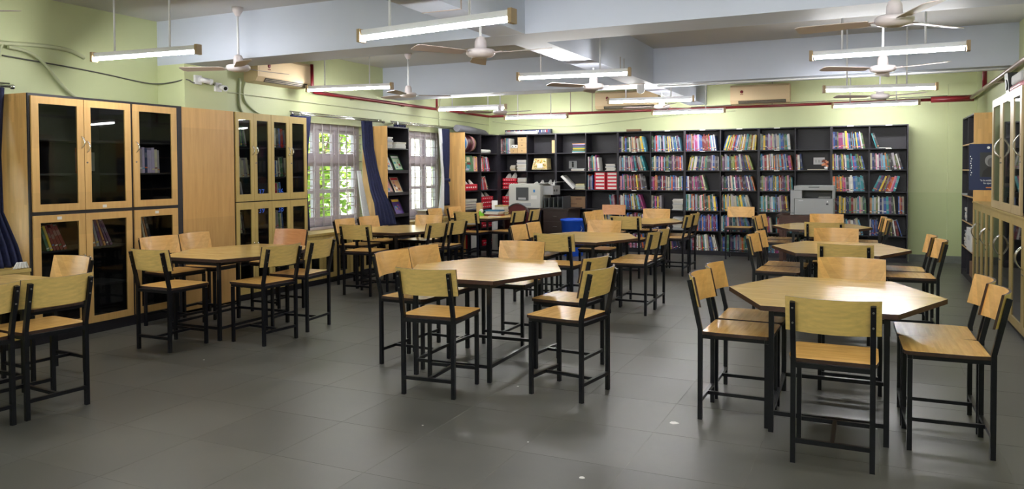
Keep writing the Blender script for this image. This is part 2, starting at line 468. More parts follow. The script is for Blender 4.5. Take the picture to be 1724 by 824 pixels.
# --- windows: painted wooden casements with an iron grille
def window(name, y0, y1, mul):
    X0 = XL-.13
    f = MB(); x0, x1 = X0-.05, X0+.02
    f.box(x0, x1+.02, y0, y0+.07, ZW0, ZW1).box(x0, x1+.02, y1-.07, y1, ZW0, ZW1)
    f.box(x0, x1+.02, y0+.07, y1-.07, ZW1-.08, ZW1).box(x0, x1+.02, y0+.07, y1-.07, ZW0, ZW0+.08)
    f.box(x0, x1+.03, y0+.07, y1-.07, 1.66, 1.77)
    fr = struct(f.build(name, 'window_paint'))
    ed = [y0+.07]+mul+[y1-.07]
    for k in range(len(mul)):
        MB().box(x0, x1+.01, mul[k]-.035, mul[k]+.035, ZW0+.08, 1.66).box(x0, x1+.01, mul[k]-.035, mul[k]+.035, 1.77, ZW1-.08).build('mullion', 'window_paint', fr)
    for k in range(len(ed)-1):
        a = ed[k]+(.035 if k else 0); b_ = ed[k+1]-(.035 if k < len(mul) else 0)
        for z0, z1 in ((ZW0+.08, 1.66), (1.77, ZW1-.08)):
            c = MB().box(x0+.01, x1-.01, a, a+.04, z0, z1).box(x0+.01, x1-.01, b_-.04, b_, z0, z1)
            c.box(x0+.01, x1-.01, a+.04, b_-.04, z0, z0+.04).box(x0+.01, x1-.01, a+.04, b_-.04, z1-.04, z1)
            if z0 < 1: c.box(x0+.01, x1-.01, a+.04, b_-.04, 1.22, 1.27)
            s = c.build('sash', 'window_paint', fr)
            MB().box(x0+.03, x0+.034, a+.04, b_-.04, z0+.04, z1-.04).build('pane', 'pane_clear', s)
    MB().box(XL-.25, XL+.05, y0-.02, y1+.02, ZW0-.035, ZW0).build('window_sill', 'window_paint', fr)
    gx = XL-.045
    n = int((y1-y0)/.19)
    for k in range(1, n+1):
        y = y0+(y1-y0)*k/(n+1)
        MB().box(gx-.005, gx+.005, y-.007, y+.007, ZW0, ZW1).build('grille_bar', 'grill_paint', fr)
    for k in range(1, 11):
        z = ZW0+(ZW1-ZW0)*k/11
        MB().box(gx-.004, gx+.004, y0, y1, z-.006, z+.006).build('grille_bar', 'grill_paint', fr)
    st = (ZW1-ZW0)/11; dy = (y1-y0)/(n+1)
    for k in range(n+1):
        for r in range(0, 10, 2):
            if (k+r//2) % 2 == 0: continue
            ya, za = y0+dy*k+.03, ZW0+st*r+st*.35; yb, zb = y0+dy*(k+1)-.03, ZW0+st*(r+2)-st*.35
            q = MB()
            q.box(gx-.004, gx+.004, ya, yb, za-.005, za+.005).box(gx-.004, gx+.004, ya, yb, zb-.005, zb+.005)
            q.box(gx-.004, gx+.004, ya-.005, ya+.005, za, zb)
            q.build('grille_fret', 'grill_paint', fr)
    return fr
window('window_1', *WINS[0], [2.9, 3.5])
window('window_2', *WINS[1], [8.93, 9.38])
window('window_3', *WINS[2], [11.42, 11.92])

# ================================================================== OUTDOORS seen through the windows
struct(MB().box(-40, XL-.26, -10, 45, -1.2, -1.0).build('ground_outside', 'lawn'))
def tree(loc, h, rx, nleaf, label, seed, hue):
    rr = random.Random(seed)
    t = thing('garden_tree', label, 'tree', loc, 0, 'trees outside the windows')
    tr = MB(); x, y, z = loc
    tops = []
    for k in range(5):
        a = rr.uniform(0, 2*PI); l = rr.uniform(.4, .8)*rx
        p = [Vector((x, y, z)), Vector((x+.1*math.cos(a), y+.1*math.sin(a), z+h*.3)), Vector((x+l*.5*math.cos(a), y+l*.5*math.sin(a), z+h*.65)), Vector((x+l*math.cos(a), y+l*math.sin(a), z+h*.95))]
        tr.tube(p, [.06, .045, .03, .012], 6); tops += [p[2], p[3], (p[1]+p[2])/2]
    tr.build('branches', 'bark', t)
    lf = MB()
    for k in range(nleaf):
        c = rr.choice(tops)+Vector((rr.gauss(0, rx*.34), rr.gauss(0, rx*.34), rr.gauss(0, h*.18)))
        a = Vector((rr.gauss(0, 1), rr.gauss(0, 1), rr.gauss(0, .6))).normalized(); b_ = a.orthogonal().normalized()
        L = rr.uniform(.05, .10); W = L*.45
        v = rr.uniform(.7, 1.25); lf.col = (hue[0]*v, hue[1]*v, hue[2]*v)
        b0 = len(lf.v); lf.v += [c-a*L, c+b_*W, c+a*L, c-b_*W]; lf.quad((b0, b0+1, b0+2, b0+3))
    o = lf.build('foliage', 'leaf_paint', t, color=True); o['kind'] = 'stuff'
    return t
tree((-9.2, 10.6, -1), 3.4, .9, 1500, 'yellow-green leafy tree outside the left part of the first window', 1, (.30, .42, .05))
tree((-9.6, 11.9, -1), 3.6, .9, 1500, 'bright green tree with slanting branches outside middle of first window', 2, (.24, .40, .04))
tree((-12.6, 11.6, -1), 4.4, 1.1, 1400, 'taller green tree further back outside the first window', 3, (.20, .36, .05))
tree((-12.6, 19.4, -1), 3.3, .8, 900, 'small green tree outside the second window', 4, (.22, .38, .06))
tree((-9.5, 5.2, -1), 3.6, 1.0, 900, 'leafy tree outside the window at the left picture edge', 5, (.25, .40, .05))
bl = thing('neighbour_building', 'pale cream building outside the windows with tall white pipes', 'building', (-11.6, 14.3, -1))
MB().box(-16, -10.6, 13.9, 17.6, -1, 5.5).box(-20, -14.5, 17.6, 26, -1, 4.2).build('wall', 'outer_wall', bl)
for k, (y, z) in enumerate(((14.6, .6), (15.9, .6), (14.6, 2.6), (15.9, 2.6))):
    MB().box(-10.62, -10.56, y, y+.7, z, z+1.1).build('window', 'outer_window', bl)
for y in (14.1, 15.5): MB().tube([(-10.5, y, -1), (-10.5, y, 5.5)], .06, 8).build('drain_pipe', 'white_metal', bl)

# ================================================================== GLAZED BOOKCASES ON THE LEFT
XF = -6.74
def book_mesh(mb, x, y, z, t, h, d, lean, col, col2, face):
    """a book on a shelf: spine towards `face` ('-y' | '+x' | '-x'); lean tips its top"""
    # local: u along shelf, v depth into shelf, w up
    ca, sa = math.cos(lean), math.sin(lean)
    def P(u, v, w):
        uu = u*ca-w*sa; ww = u*sa+w*ca
        if lean < 0: ww = ww + t*(-sa)
        if face == '-y': return Vector((x+uu, y+v, z+ww))
        if face == '+x': return Vector((x-v, y+uu, z+ww))
        return Vector((x+v, y-uu, z+ww))
    pg = (.66, .62, .54)
    b = len(mb.v)
    q1 = .06+((t*7919+h*613) % .14); q2 = .45+((t*3571+h*911) % .25)
    cuts = [0, q1, q1+.05, q2, q2+.2, 1.0]
    cols = [col, col2, col, tuple(min(1, c*.7+.12) for c in col), col]
    for c in cuts: mb.v += [P(0, 0, h*c), P(t, 0, h*c)]
    for i in range(5):
        mb.col = cols[i]; o = b+2*i; mb.quad((o, o+1, o+3, o+2))
    e = len(mb.v); mb.v += [P(0, d, 0), P(t, d, 0), P(0, d, h), P(t, d, h)]
    mb.col = col
    mb.quad((b, b+2, b+4, b+6, b+8, b+10, e+2, e)); mb.quad((b+1, e+1, e+3, b+11, b+9, b+7, b+5, b+3)); mb.quad((b+1, b, e, e+1))
    mb.col = pg; mb.quad((b+10, b+11, e+3, e+2)); mb.quad((e, e+2, e+3, e+1))
PAL = [lin(c) for c in ((205, 52, 58), (226, 222, 212), (70, 104, 176), (44, 54, 96), (240, 204, 70), (112, 74, 110), (202, 140, 88), (84, 128, 92), (176, 74, 130), (232, 150, 170), (110, 172, 200), (136, 52, 54), (212, 202, 174), (74, 70, 72), (226, 110, 58), (170, 162, 170), (60, 148, 156), (236, 233, 228), (186, 172, 204), (128, 138, 74))]
NAMES = ['red', 'off-white', 'blue', 'navy', 'yellow', 'plum', 'tan', 'dark green', 'magenta', 'pink', 'light blue', 'maroon', 'cream', 'charcoal', 'orange', 'grey', 'teal', 'white', 'lilac', 'olive']
def books_row(x, y, z, n, face, hmax, lean0=0, lean1=.25, tr=(.012, .03), hr=(.7, .95), d=.17, label=None, group=None, pal=None, cat='book', rs=None):
    rs = rs or rnd
    u = 0; pl = 0
    sgn = 1 if face != '-x' else 1
    for k in range(n):
        t = rs.uniform(*tr); h = hmax*rs.uniform(*hr); a = lean0+(lean1-lean0)*(k/max(1, n-1))
        ci = rs.choice(pal) if pal else rs.randrange(len(PAL)); c2 = PAL[rs.randrange(len(PAL))]
        if a > pl: u += h*(math.tan(a)-math.tan(pl))
        pl = a
        mb = MB()
        if face == '-y': X, Y = x+u, y
        elif face == '+x': X, Y = x, y+u
        else: X, Y = x, y-u
        book_mesh(mb, X, Y, z, t, h, d, a, PAL[ci], c2, face)
        o = mb.build('book', 'book_print', None, (X, Y, z), color=True)
        tag(o, label.format(c=NAMES[ci], k=ORD(k+1)), cat, group)
        u += t/math.cos(a)+.001
    return u

def bow_handle(parent, x, y, z, sx, h=.11, out=.032):
    pts = []
    for k in range(9):
        t = k/8; pts.append((x+sx*out*math.sin(PI*t)**.8, y+.012*math.sin(PI*t), z-h/2+h*t))
    return MB().tube(pts, .0055, 6).build('handle', 'chrome', parent)
def glazed_door(parent, y0, y1, z0, z1, hy, hz, st, frame='door_wood', sx=1, xf=XF, st_top=None, sticker=None, key=True, hscale=1.0, number=None):
    """hinged glazed door in the plane x = xf, seen from sx side"""
    st_top = st_top or st
    xa, xb = (xf-.018, xf) if sx > 0 else (xf, xf+.018)
    m = MB().box(xa, xb, y0, y0+st, z0, z1).box(xa, xb, y1-st, y1, z0, z1).box(xa, xb, y0+st, y1-st, z0, z0+st_top).box(xa, xb, y0+st, y1-st, z1-st_top, z1)
    d = m.build('door', frame, parent)
    xm = (xa+xb)/2
    MB().box(xm-.002, xm+.002, y0+st, y1-st, z0+st_top, z1-st_top).build('pane', 'pane_dark', d)
    if hz:
        bow_handle(d, xf, hy, hz, sx, .11*hscale, .03*hscale)
        if key: MB().lathe([(.008, 0), (.008, .006)], (xf, hy, hz-.15), 10, M=Matrix.Rotation(sx*PI/2, 4, 'Y')).build('keyhole', 'bolt', d)
    if sticker:
        MB().box(min(xf, xf+sx*.001), max(xf, xf+sx*.001), sticker[0]-.022, sticker[0]+.022, sticker[1]-.014, sticker[1]+.014).build('sticker', 'paper', d)
    if number:
        text('number', number[0], .1, 'print_blue', d, (xm+sx*.004, number[1], number[2]), (PI/2, 0, PI/2*sx))
    return d
def carcass(parent, y0, y1, z0, z1, x_back, x_front, shelves, mat_='black_laminate', t=.018, plinth=None, side_mat=None, rail=None):
    MB().box(min(x_back, x_front), max(x_back, x_front), y0, y0+t, z0, z1).build('side_panel', side_mat or mat_, parent)
    MB().box(min(x_back, x_front), max(x_back, x_front), y1-t, y1, z0, z1).build('side_panel', mat_, parent)
    xa, xb = min(x_back, x_front), max(x_back, x_front)
    s = 1 if x_front > x_back else -1
    bx = (x_back, x_back+s*.012)
    MB().box(min(bx), max(bx), y0+t, y1-t, z0, z1).build('back_panel', mat_, parent)
    MB().box(xa, xb, y0+t, y1-t, z1-t, z1).build('top_panel', mat_, parent)
    for z in shelves:
        fx = (x_back+s*.012, x_front-s*.03)
        MB().box(min(fx), max(fx), y0+t, y1-t, z-.01, z+.008).build('shelf', 'dark_inside', parent)
    if plinth: MB().box(min(x_back, x_front-s*.02), max(x_back, x_front-s*.02), y0+t, y1-t, z0, plinth).build('plinth', mat_, parent)
XBK = XL+.002
# --- dark bookcase, double bay
c1 = thing('glass_bookcase', 'tall oak-framed glass bookcase with two door columns beside the left curtain', 'bookcase', (-6.97, 4.86, 0), 0, 'glazed bookcases along the left wall')
carcass(c1, 4.338, 5.378, 0, 2.255, XBK, XF-.02, (.45, .82, 1.175, 1.53, 1.85), plinth=.1, side_mat='panel_wood')
MB().box(XF-.02, XF+.0, 4.338, 4.356, 0, 2.255).box(XF-.02, XF, 5.366, 5.378, 0, 2.255).box(XF-.02, XF, 4.356, 5.366, 2.235, 2.255).box(XF-.02, XF, 4.356, 5.366, 1.162, 1.192).box(XF-.02, XF, 4.356, 5.366, 0, .1).build('face_frame', 'black_laminate', c1)
XD = XF+.016
glazed_door(c1, 4.358, 4.856, 1.194, 2.232, 4.832, 1.83, .066, xf=XD, key=False)
glazed_door(c1, 4.862, 5.364, 1.194, 2.232, 4.886, 1.79, .066, xf=XD, sticker=(5.06, 1.22))
glazed_door(c1, 4.358, 4.856, .104, 1.160, 4.832, .72, .066, xf=XD, sticker=(4.6, 1.13), key=False)
glazed_door(c1, 4.862, 5.364, .104, 1.160, 4.886, .70, .066, xf=XD, key=False)
c2 = thing('glass_bookcase', 'tall oak-framed glass bookcase, single door column, next to plain wood pillar panel', 'bookcase', (-6.97, 5.7, 0), 0, 'glazed bookcases along the left wall')
carcass(c2, 5.380, 6.008, 0, 2.255, XBK+.0, XF-.02, (.45, .82, 1.175, 1.53, 1.85), plinth=.1)
MB().box(XF-.02, XF, 5.380, 5.394, 0, 2.255).box(XF-.02, XF, 5.93, 6.008, 0, 2.255).box(XF-.02, XF, 5.394, 5.93, 2.235, 2.255).box(XF-.02, XF, 5.394, 5.93, 1.162, 1.192).box(XF-.02, XF, 5.394, 5.93, 0, .1).build('face_frame', 'black_laminate', c2)
glazed_door(c2, 5.396, 5.928, 1.194, 2.232, 5.424, 1.80, .068, xf=XD)
glazed_door(c2, 5.396, 5.928, .104, 1.160, 5.424, .70, .068, xf=XD, key=False, sticker=(5.66, 1.13))
# books inside
books_row(-6.785, 4.45, .828, 6, '+x', .27, .3, .42, (.02, .034), (.8, 1), label='{c} book, {k} from left, behind lower left door of oak bookcase', group='leaning books in the oak bookcase', pal=[11, 6, 4, 2, 0, 7])
books_row(-6.785, 4.93, .828, 6, '+x', .29, .2, .42, (.016, .03), (.85, 1), label='{c} book, {k} from left, behind lower middle door of oak bookcase', group='leaning books in the oak bookcase', pal=[16, 6, 13, 15, 5])
books_row(-6.785, 5.47, .828, 4, '+x', .29, .15, .3, (.016, .03), (.85, 1), label='{c} book, {k} from left, behind lower door of the single bookcase bay', group='leaning books in the oak bookcase', pal=[13, 6, 12])
books_row(-6.785, 5.48, 1.538, 9, '+x', .27, 0, .03, (.02, .034), (.86, 1), label='{c} book, {k} from left, upright behind upper door of single bookcase bay', group='upright books in the oak bookcase', pal=[15, 13, 18, 12, 3])
books_row(-6.785, 4.93, 1.538, 1, '+x', .27, 0, 0, (.03, .034), (.9, 1), label='{c} book standing alone beside the socket behind glass', group=None, pal=[14])
sw = thing('wall_socket', 'white electrical socket plate inside the upper middle glass door', 'socket', (-7.15, 5.2, 1.6))
MB().box(XBK+.014, XBK+.03, 5.09, 5.29, 1.56, 1.75).build('plate', 'white_metal', sw)
for dy in (-.03, .03): MB().box(XBK+.03, XBK+.033, 5.19+dy-.008, 5.19+dy+.008, 1.63, 1.66).build('socket_hole', 'black_plastic', sw)
# --- plain wood panel in front of the pillar
MB().box(-6.775, XF, 6.012, 6.757, .03, 2.25).build('x', 'panel_wood', None, (-6.757, 6.38, .03)).name = 'pillar_panel'
pp = bpy.data.objects['pillar_panel']; tag(pp, 'plain light oak panel covering the pillar between the two bookcases', 'wood panel')
MB().box(-6.77, XF-.03, 6.012, 6.757, -.0, .03).build('plinth', 'black_laminate', pp, (-6.757, 6.38, .03))
# --- yellow bookcases with narrow doors
for (ya, yb, lab, nums, side) in ((6.785, 7.374, 'yellow-framed narrow-door glass bookcase beside the oak pillar panel', ('37', '39'), 0), (7.376, 8.039, 'yellow-framed narrow-door glass bookcase next to the first window', ('36', '38'), 1)):
    c = thing('glass_bookcase', lab, 'bookcase', (-6.97, (ya+yb)/2, 0), 0, 'yellow glazed bookcases along the left wall')
    carcass(c, ya, yb, 0, 2.25, XBK, XF-.02, (.42, .8, 1.18, 1.47, 1.84), plinth=.08)
    ym = (ya+yb)/2
    for (za, zb, hz, nz, num) in ((1.19, 2.25, 1.80, 1.29, nums[0]), (.08, 1.178, .64, 1.07, nums[1])):
        glazed_door(c, ya+.002, ym-.002, za, zb, ym-.03, hz, .050, 'door_yellow', key=False, st_top=.085, number=(num, ya+.16, nz) if side else None)
        glazed_door(c, ym+.002, yb-.002, za, zb, ym+.03, hz, .050, 'door_yellow', st_top=.085, number=None if side else (num, ym+.12, nz))
for (y, z, n, who) in ((6.82, 1.85, 7, 'top shelf'), (6.82, 1.48, 9, 'second shelf'), (6.82, 1.19, 4, 'third shelf'), (6.83, .81, 4, 'lower half')):
    books_row(-6.79, y, z, n, '+x', .26, 0, .2, (.014, .03), (.75, .98), label='{c} book, {k} from left, %s of the glass bookcase numbered 37' % who, group='books in bookcase 37', pal=[12, 7, 13, 5, 15, 3, 1])
for (y, z, n, who) in ((7.46, 1.85, 9, 'top shelf'), (7.46, 1.48, 10, 'middle shelf'), (7.46, 1.19, 5, 'third shelf'), (7.46, .81, 6, 'lower half')):
    books_row(-6.79, y, z, n, '+x', .26, 0, .12, (.014, .03), (.75, .98), label='{c} book, {k} from left, %s of the glass bookcase numbered 36' % who, group='books in bookcase 36', pal=[12, 7, 0, 2, 15, 13, 1])
# --- low cupboards with a worktop under the windows
def low_cupboard(y0, y1, nd, lab, ztop=.70, xf=XF):
    c = thing('low_cupboard', lab, 'cupboard', (-6.97, (y0+y1)/2, 0), 0, 'low cupboards under the windows')
    carcass(c, y0, y1, 0, ztop-.03, XBK, xf-.02, (.35,), plinth=.08)
    MB().box(XL+.002, xf+.01, y0, y1, ztop-.03, ztop).build('worktop', 'door_yellow', c)
    w_ = (y1-y0)/nd
    for k in range(nd):
        a = y0+w_*k; b_ = a+w_
        glazed_door(c, a+.002, b_-.002, .08, ztop-.034, b_-.03 if k % 2 == 0 else a+.03, .52, .065, 'door_yellow', key=False, xf=xf)
low_cupboard(8.042, 9.87, 6, 'low yellow cupboard with glass doors under the first window')
low_cupboard(10.56, 12.36, 4, 'shallow yellow cupboard under the second window', xf=-6.88)
low_cupboard(2.4, 4.332, 6, 'low yellow cupboard left of the oak bookcase at the picture edge')

# --- curtains and rods
def rod(y0, y1, z, lab):
    t = thing('curtain_rod', lab, 'curtain rod', (-7.08, (y0+y1)/2, z), 0, 'steel curtain rods')
    MB().tube([(-7.08, y0, z), (-7.08, y1, z)], .012, 8).tube([(-7.12, y0, z+.03), (-7.12, y1, z+.03)], .009, 8).build('pole', 'chrome', t)
    for y in (y0, y1): MB().lathe([(.012, -.02), (.022, -.012), (.022, .012), (.01, .025)], (-7.08, y, z), 10, M=Matrix.Rotation(PI/2, 4, 'X')).build('finial', 'chrome', t)
    for y in (y0+.15, y1-.15): MB().box(XL, -7.07, y-.008, y+.008, z-.012, z+.02).build('bracket', 'chrome', t)
rod(1.9, 4.42, 2.33, 'steel double curtain rod at the left picture edge')
rod(8.15, 10.3, 2.33, 'steel double curtain rod above the first window')
rod(10.55, 12.95, 2.33, 'steel double curtain rod above the second window')
def curtain(lab, prof, mat_='navy', n=30, folds=5, amp=.03, name='curtain', part=None):
    """prof: rows of (z, ya, yb, x, amp scale)"""
    rows = []
    P = []
    for i in range(len(prof)-1):
        for k in range(6):
            t = k/6; P.append([a+(b_-a)*t for a, b_ in zip(prof[i], prof[i+1])])
    P.append(list(prof[-1]))
    for (z, ya, yb, x, s) in P:
        rows.append([(x+amp*s*math.sin(2*PI*folds*j/n+.6*math.sin(z*2)), ya+(yb-ya)*j/n, z) for j in range(n+1)])
    base = (prof[-1][3], (prof[-1][1]+prof[-1][2])/2, prof[-1][0])
    o = MB().grid(rows).build(name, mat_, part, None if part else base, solid=.006)
    if not part: tag(o, lab, 'curtain', 'navy blue curtains')
    return o
cu = curtain('long navy curtain gathered between the first window and the magazine rack', [(2.31, 9.62, 9.87, -7.0, 1), (1.9, 9.60, 9.87, -6.97, 1), (1.6, 9.57, 9.87, -6.90, 1), (1.25, 9.53, 9.87, -6.80, 1.1), (1.05, 9.50, 9.89, -6.71, 1.1), (.85, 9.46, 9.95, -6.665, 1.2), (.72, 9.45, 9.97, -6.65, 1.2)])
curtain('', [(1.55, 9.62, 9.70, -7.10, .5), (1.1, 9.56, 9.70, -7.0, .6), (.73, 9.55, 9.72, -6.93, .6)], 'white_cloth', name='lining', part=cu)
cu = curtain('navy curtain tied at the waist beside the second window', [(2.31, 12.13, 12.385, -7.06, 1), (1.75, 12.16, 12.38, -7.06, 1), (1.42, 12.22, 12.35, -7.06, .9), (1.36, 12.23, 12.33, -7.06, .6), (1.25, 12.22, 12.36, -7.06, .9), (.9, 12.20, 12.37, -7.06, 1)])
curtain('', [(2.31, 12.05, 12.13, -7.08, .6), (1.4, 12.14, 12.22, -7.08, .5), (.78, 12.02, 12.2, -7.08, .7)], 'white_cloth', name='lining', part=cu)
MB().lathe([(.07, -.03), (.075, 0), (.07, .03)], (-7.06, 12.28, 1.37), 16).build('tie_band', 'navy', cu)
curtain('navy curtain edge showing behind the magazine rack', [(2.31, 10.60, 10.95, -7.07, 1), (1.9, 10.60, 10.85, -7.07, 1), (1.2, 10.6, 10.75, -7.07, 1), (.5, 10.6, 10.72, -7.07, 1)])
curtain('navy curtain edge showing behind the yellow bookcase by the first window', [(2.31, 8.12, 8.55, -7.07, 1), (1.9, 8.12, 8.48, -7.07, 1), (1.3, 8.12, 8.42, -7.07, 1), (.72, 8.12, 8.46, -7.07, 1)])
cu = curtain('navy curtain hanging at the left picture edge beside the oak bookcase', [(2.31, 4.02, 4.33, -7.03, 1), (1.7, 3.98, 4.25, -6.98, 1), (1.2, 3.95, 4.2, -6.9, 1), (.9, 3.98, 4.28, -6.84, 1), (.72, 3.98, 4.30, -6.80, 1.2)])
curtain('', [(.76, 4.22, 4.31, -6.76, .5), (.705, 4.18, 4.325, -6.755, .6)], 'white_cloth', name='lining', part=cu, amp=.012)

# --- magazine rack between the windows
mr_ = thing('magazine_rack', 'black sloping magazine rack with oak side between the two windows', 'magazine rack', (-6.97, 10.2, 0))
MB().box(XBK, XF, 9.892, 9.912, 0, 2.24).build('side_panel', 'panel_wood', mr_)
MB().box(XBK, XF, 10.50, 10.52, 0, 2.24).build('side_panel', 'black_laminate', mr_)
MB().box(XBK, XBK+.012, 9.912, 10.5, 0, 2.24).box(XBK, XF, 9.912, 10.5, 2.22, 2.24).build('back_panel', 'black_laminate', mr_)
RK = [(1.90, 0), (1.53, 1), (1.18, 1), (.835, 1), (.46, 1), (.08, 0)]
for z, sl in RK:
    m = MB().box(XBK+.012, XF-.002, 9.912, 10.5, z-.02, z)
    if sl: m.box(XF-.02, XF, 9.912, 10.5, z, z+.03)
    m.build('shelf', 'black_laminate', mr_)
    if sl:
        MB().extrude([(XF-.06, 9.914, z), (XF-.06, 10.498, z), (XF-.20, 10.498, z+.29), (XF-.20, 9.914, z+.29)], (-.01, 0, -.004)).build('sloping_board', 'black_laminate', mr_)
def magazine(y, z, w, h, c1, c2, c3, lab, seed):
    rr = random.Random(seed); m = MB()
    e = Vector((-.14, 0, .29)).normalized(); nrm = Vector((e.z, 0, -e.x))
    o_ = Vector((XF-.052, y, z+.002))+nrm*.003
    m.col = c1
    m.extrude([o_, o_+Vector((0, w, 0)), o_+Vector((0, w, 0))+e*h, o_+e*h], nrm*.005)
    def patch(a0, a1, b0, b1, c, k):
        m.col = c; q = o_+nrm*(.0052+.0004*k); b_ = len(m.v)
        m.v += [q+Vector((0, w*a0, 0))+e*(h*b0), q+Vector((0, w*a1, 0))+e*(h*b0), q+Vector((0, w*a1, 0))+e*(h*b1), q+Vector((0, w*a0, 0))+e*(h*b1)]
        m.quad((b_, b_+1, b_+2, b_+3))
    patch(.06, .94, .82, .96, c3, 0)
    patch(.08, .92, .15, .78, c2, 0)
    for k in range(7):
        a, b0 = rr.uniform(.08, .7), rr.uniform(.12, .65)
        patch(a, a+rr.uniform(.1, .25), b0, b0+rr.uniform(.05, .16), rr.choice(PAL), k+1)
    o = m.build('magazine', 'book_print', None, (XF-.1, y, z), color=True)
    tag(o, lab, 'magazine', 'magazines displayed on the rack')
W_, G_, B_, Y_, P_, R_ = lin((225, 225, 222)), lin((60, 130, 70)), lin((60, 90, 170)), lin((235, 200, 60)), lin((80, 40, 120)), lin((190, 40, 50))
magazine(9.94, 1.53, .2, .285, W_, lin((150, 170, 150)), G_, 'white and green magazine on top sloping shelf, left', 1)
magazine(10.22, 1.53, .22, .285, G_, lin((190, 210, 180)), W_, 'green magazine on top sloping shelf, right', 2)
magazine(9.94, 1.18, .21, .285, lin((90, 60, 50)), lin((180, 120, 110)), W_, 'brown magazine with faces on middle sloping shelf, left', 3)
magazine(10.20, 1.18, .22, .285, lin((200, 190, 170)), lin((220, 170, 120)), R_, 'pale magazine with red title on middle sloping shelf, right', 4)
magazine(9.94, .835, .2, .285, lin((170, 205, 215)), W_, B_, 'pale blue magazine on bottom sloping shelf, left', 5)
magazine(10.22, .835, .22, .285, P_, lin((90, 60, 140)), Y_, 'purple and yellow magazine on bottom sloping shelf, right', 6)
def stack(x, y, z, n, w, d, lab, cat, group=None, cols=None, t=(.008, .02), rz=0, j=.01, name='book', seed=0):
    rr = random.Random(seed+int(x*100)+int(y*77)+int(z*31)); zz = z
    for k in range(n):
        th = rr.uniform(*t); c = rr.choice(cols) if cols else rr.choice(PAL)
        M = Matrix.Translation((x+rr.uniform(-j, j), y+rr.uniform(-j, j), zz)) @ Matrix.Rotation(rz+rr.uniform(-.06, .06), 4, 'Z')
        m = MB(); m.col = c; ww, dd = w*rr.uniform(.9, 1), d*rr.uniform(.9, 1)
        m.box(-ww/2, ww/2, -dd/2, dd/2, 0, .0015, M=M); m.box(-ww/2, ww/2, -dd/2, dd/2, th-.0015, th, M=M)
        sol = cols is None or rr.random() < .35
        if sol: m.box(-ww/2, -ww/2+.003, -dd/2, dd/2, 0, th, M=M).box(ww/2-.003, ww/2, -dd/2, dd/2, 0, th, M=M).box(-ww/2, ww/2, -dd/2, -dd/2+.003, 0, th, M=M)
        m.col = (.68, .65, .58); m.box(-ww/2+.003, ww/2-.003, -dd/2+.003, dd/2-.003, .0015, th-.0015, M=M)
        o = m.build(name, 'book_print', None, (x, y, zz), color=True)
        tag(o, lab.format(k=ORD(k+1)), cat, group); zz += th+.0003
    return zz
GREYS = [lin(c) for c in ((220, 218, 212), (200, 200, 200), (180, 182, 185), (210, 205, 190))]
stack(-6.86, 10.01, 1.90, 7, .2, .16, 'worn magazine, {k} from bottom of the left pile on top of magazine rack', 'magazine', 'pile on the rack top shelf', GREYS, (.02, .03))
stack(-6.86, 10.32, 1.90, 4, .2, .28, 'coloured magazine lying {k} from bottom in right pile of magazine rack', 'magazine', 'pile on the rack top shelf', [R_, W_, lin((150, 60, 60)), W_], (.02, .03))
stack(-7.0, 11.55, .70, 8, .2, .62, 'magazine, {k} from bottom, piled on the shallow cupboard under second window', 'magazine', 'pile under the second window', [W_, R_, W_, lin((120, 60, 60)), lin((150, 150, 150))], (.014, .03), j=.03)

# ================================================================== BACK WALL BOOKSHELVES
YF = 13.95; YW = YB-.004
DV = [-6.794, -6.177, -5.56, -4.942, -4.304, -3.677, -3.044, -2.407, -1.753, -1.153, -.581, -.002, .572]
ZR = [2.255, 1.880, 1.527, 1.166, .800, .436, .08]
UN = ['in the far left corner', 'behind the blue bin', 'left of centre on back wall', 'at centre of the back wall', 'behind the grey printer', 'at the right end of back wall']
for u in range(6):
    a, m_, b_ = DV[2*u]+.001, DV[2*u+1], DV[2*u+2]-.001
    s = thing('bookshelf', 'tall black open bookshelf %s' % UN[u], 'bookshelf', ((a+b_)/2, YF+.17, 0), 0, 'black bookshelves along the back wall')
    t = .018
    MB().box(a, a+t, YF, YW, 0, 2.262).build('side_panel', 'black_laminate', s)
    MB().box(b_-t, b_, YF, YW, 0, 2.262).build('side_panel', 'black_laminate', s)
    MB().box(m_-t/2, m_+t/2, YF+.002, YW-.012, .08, 2.244).build('divider', 'black_laminate', s)
    MB().box(a+t, b_-t, YW-.012, YW, .08, 2.244).build('back_panel', 'black_laminate', s)
    MB().box(a+t, b_-t, YF, YW, 2.244, 2.262).build('top_panel', 'black_laminate', s)
    MB().box(a+t, b_-t, YF+.01, YW, 0, .08).build('plinth', 'black_laminate', s)
    for (xa, xb) in ((a+t, m_-t/2), (m_+t/2, b_-t)):
        for z in ZR[1:6]: MB().box(xa, xb, YF+.003, YW-.012, z-.018, z).build('shelf', 'black_laminate', s)
    if u >= 2:
        for (xa, xb) in ((a, m_), (m_, b_)):
            if rnd.random() < .75: MB().box((xa+xb)/2-.05, (xa+xb)/2+.05, YF-.001, YF, 2.247, 2.262).build('label_holder', 'paper', s)
            for z in ZR[1:4]:
                if rnd.random() < .6: MB().box((xa+xb)/2-.045, (xa+xb)/2+.045, YF+.001, YF+.003, z-.016, z-.004).build('label_holder', 'paper', s)
BAY = lambda i, f: DV[i]+.012+(DV[i+1]-DV[i]-.024)*f
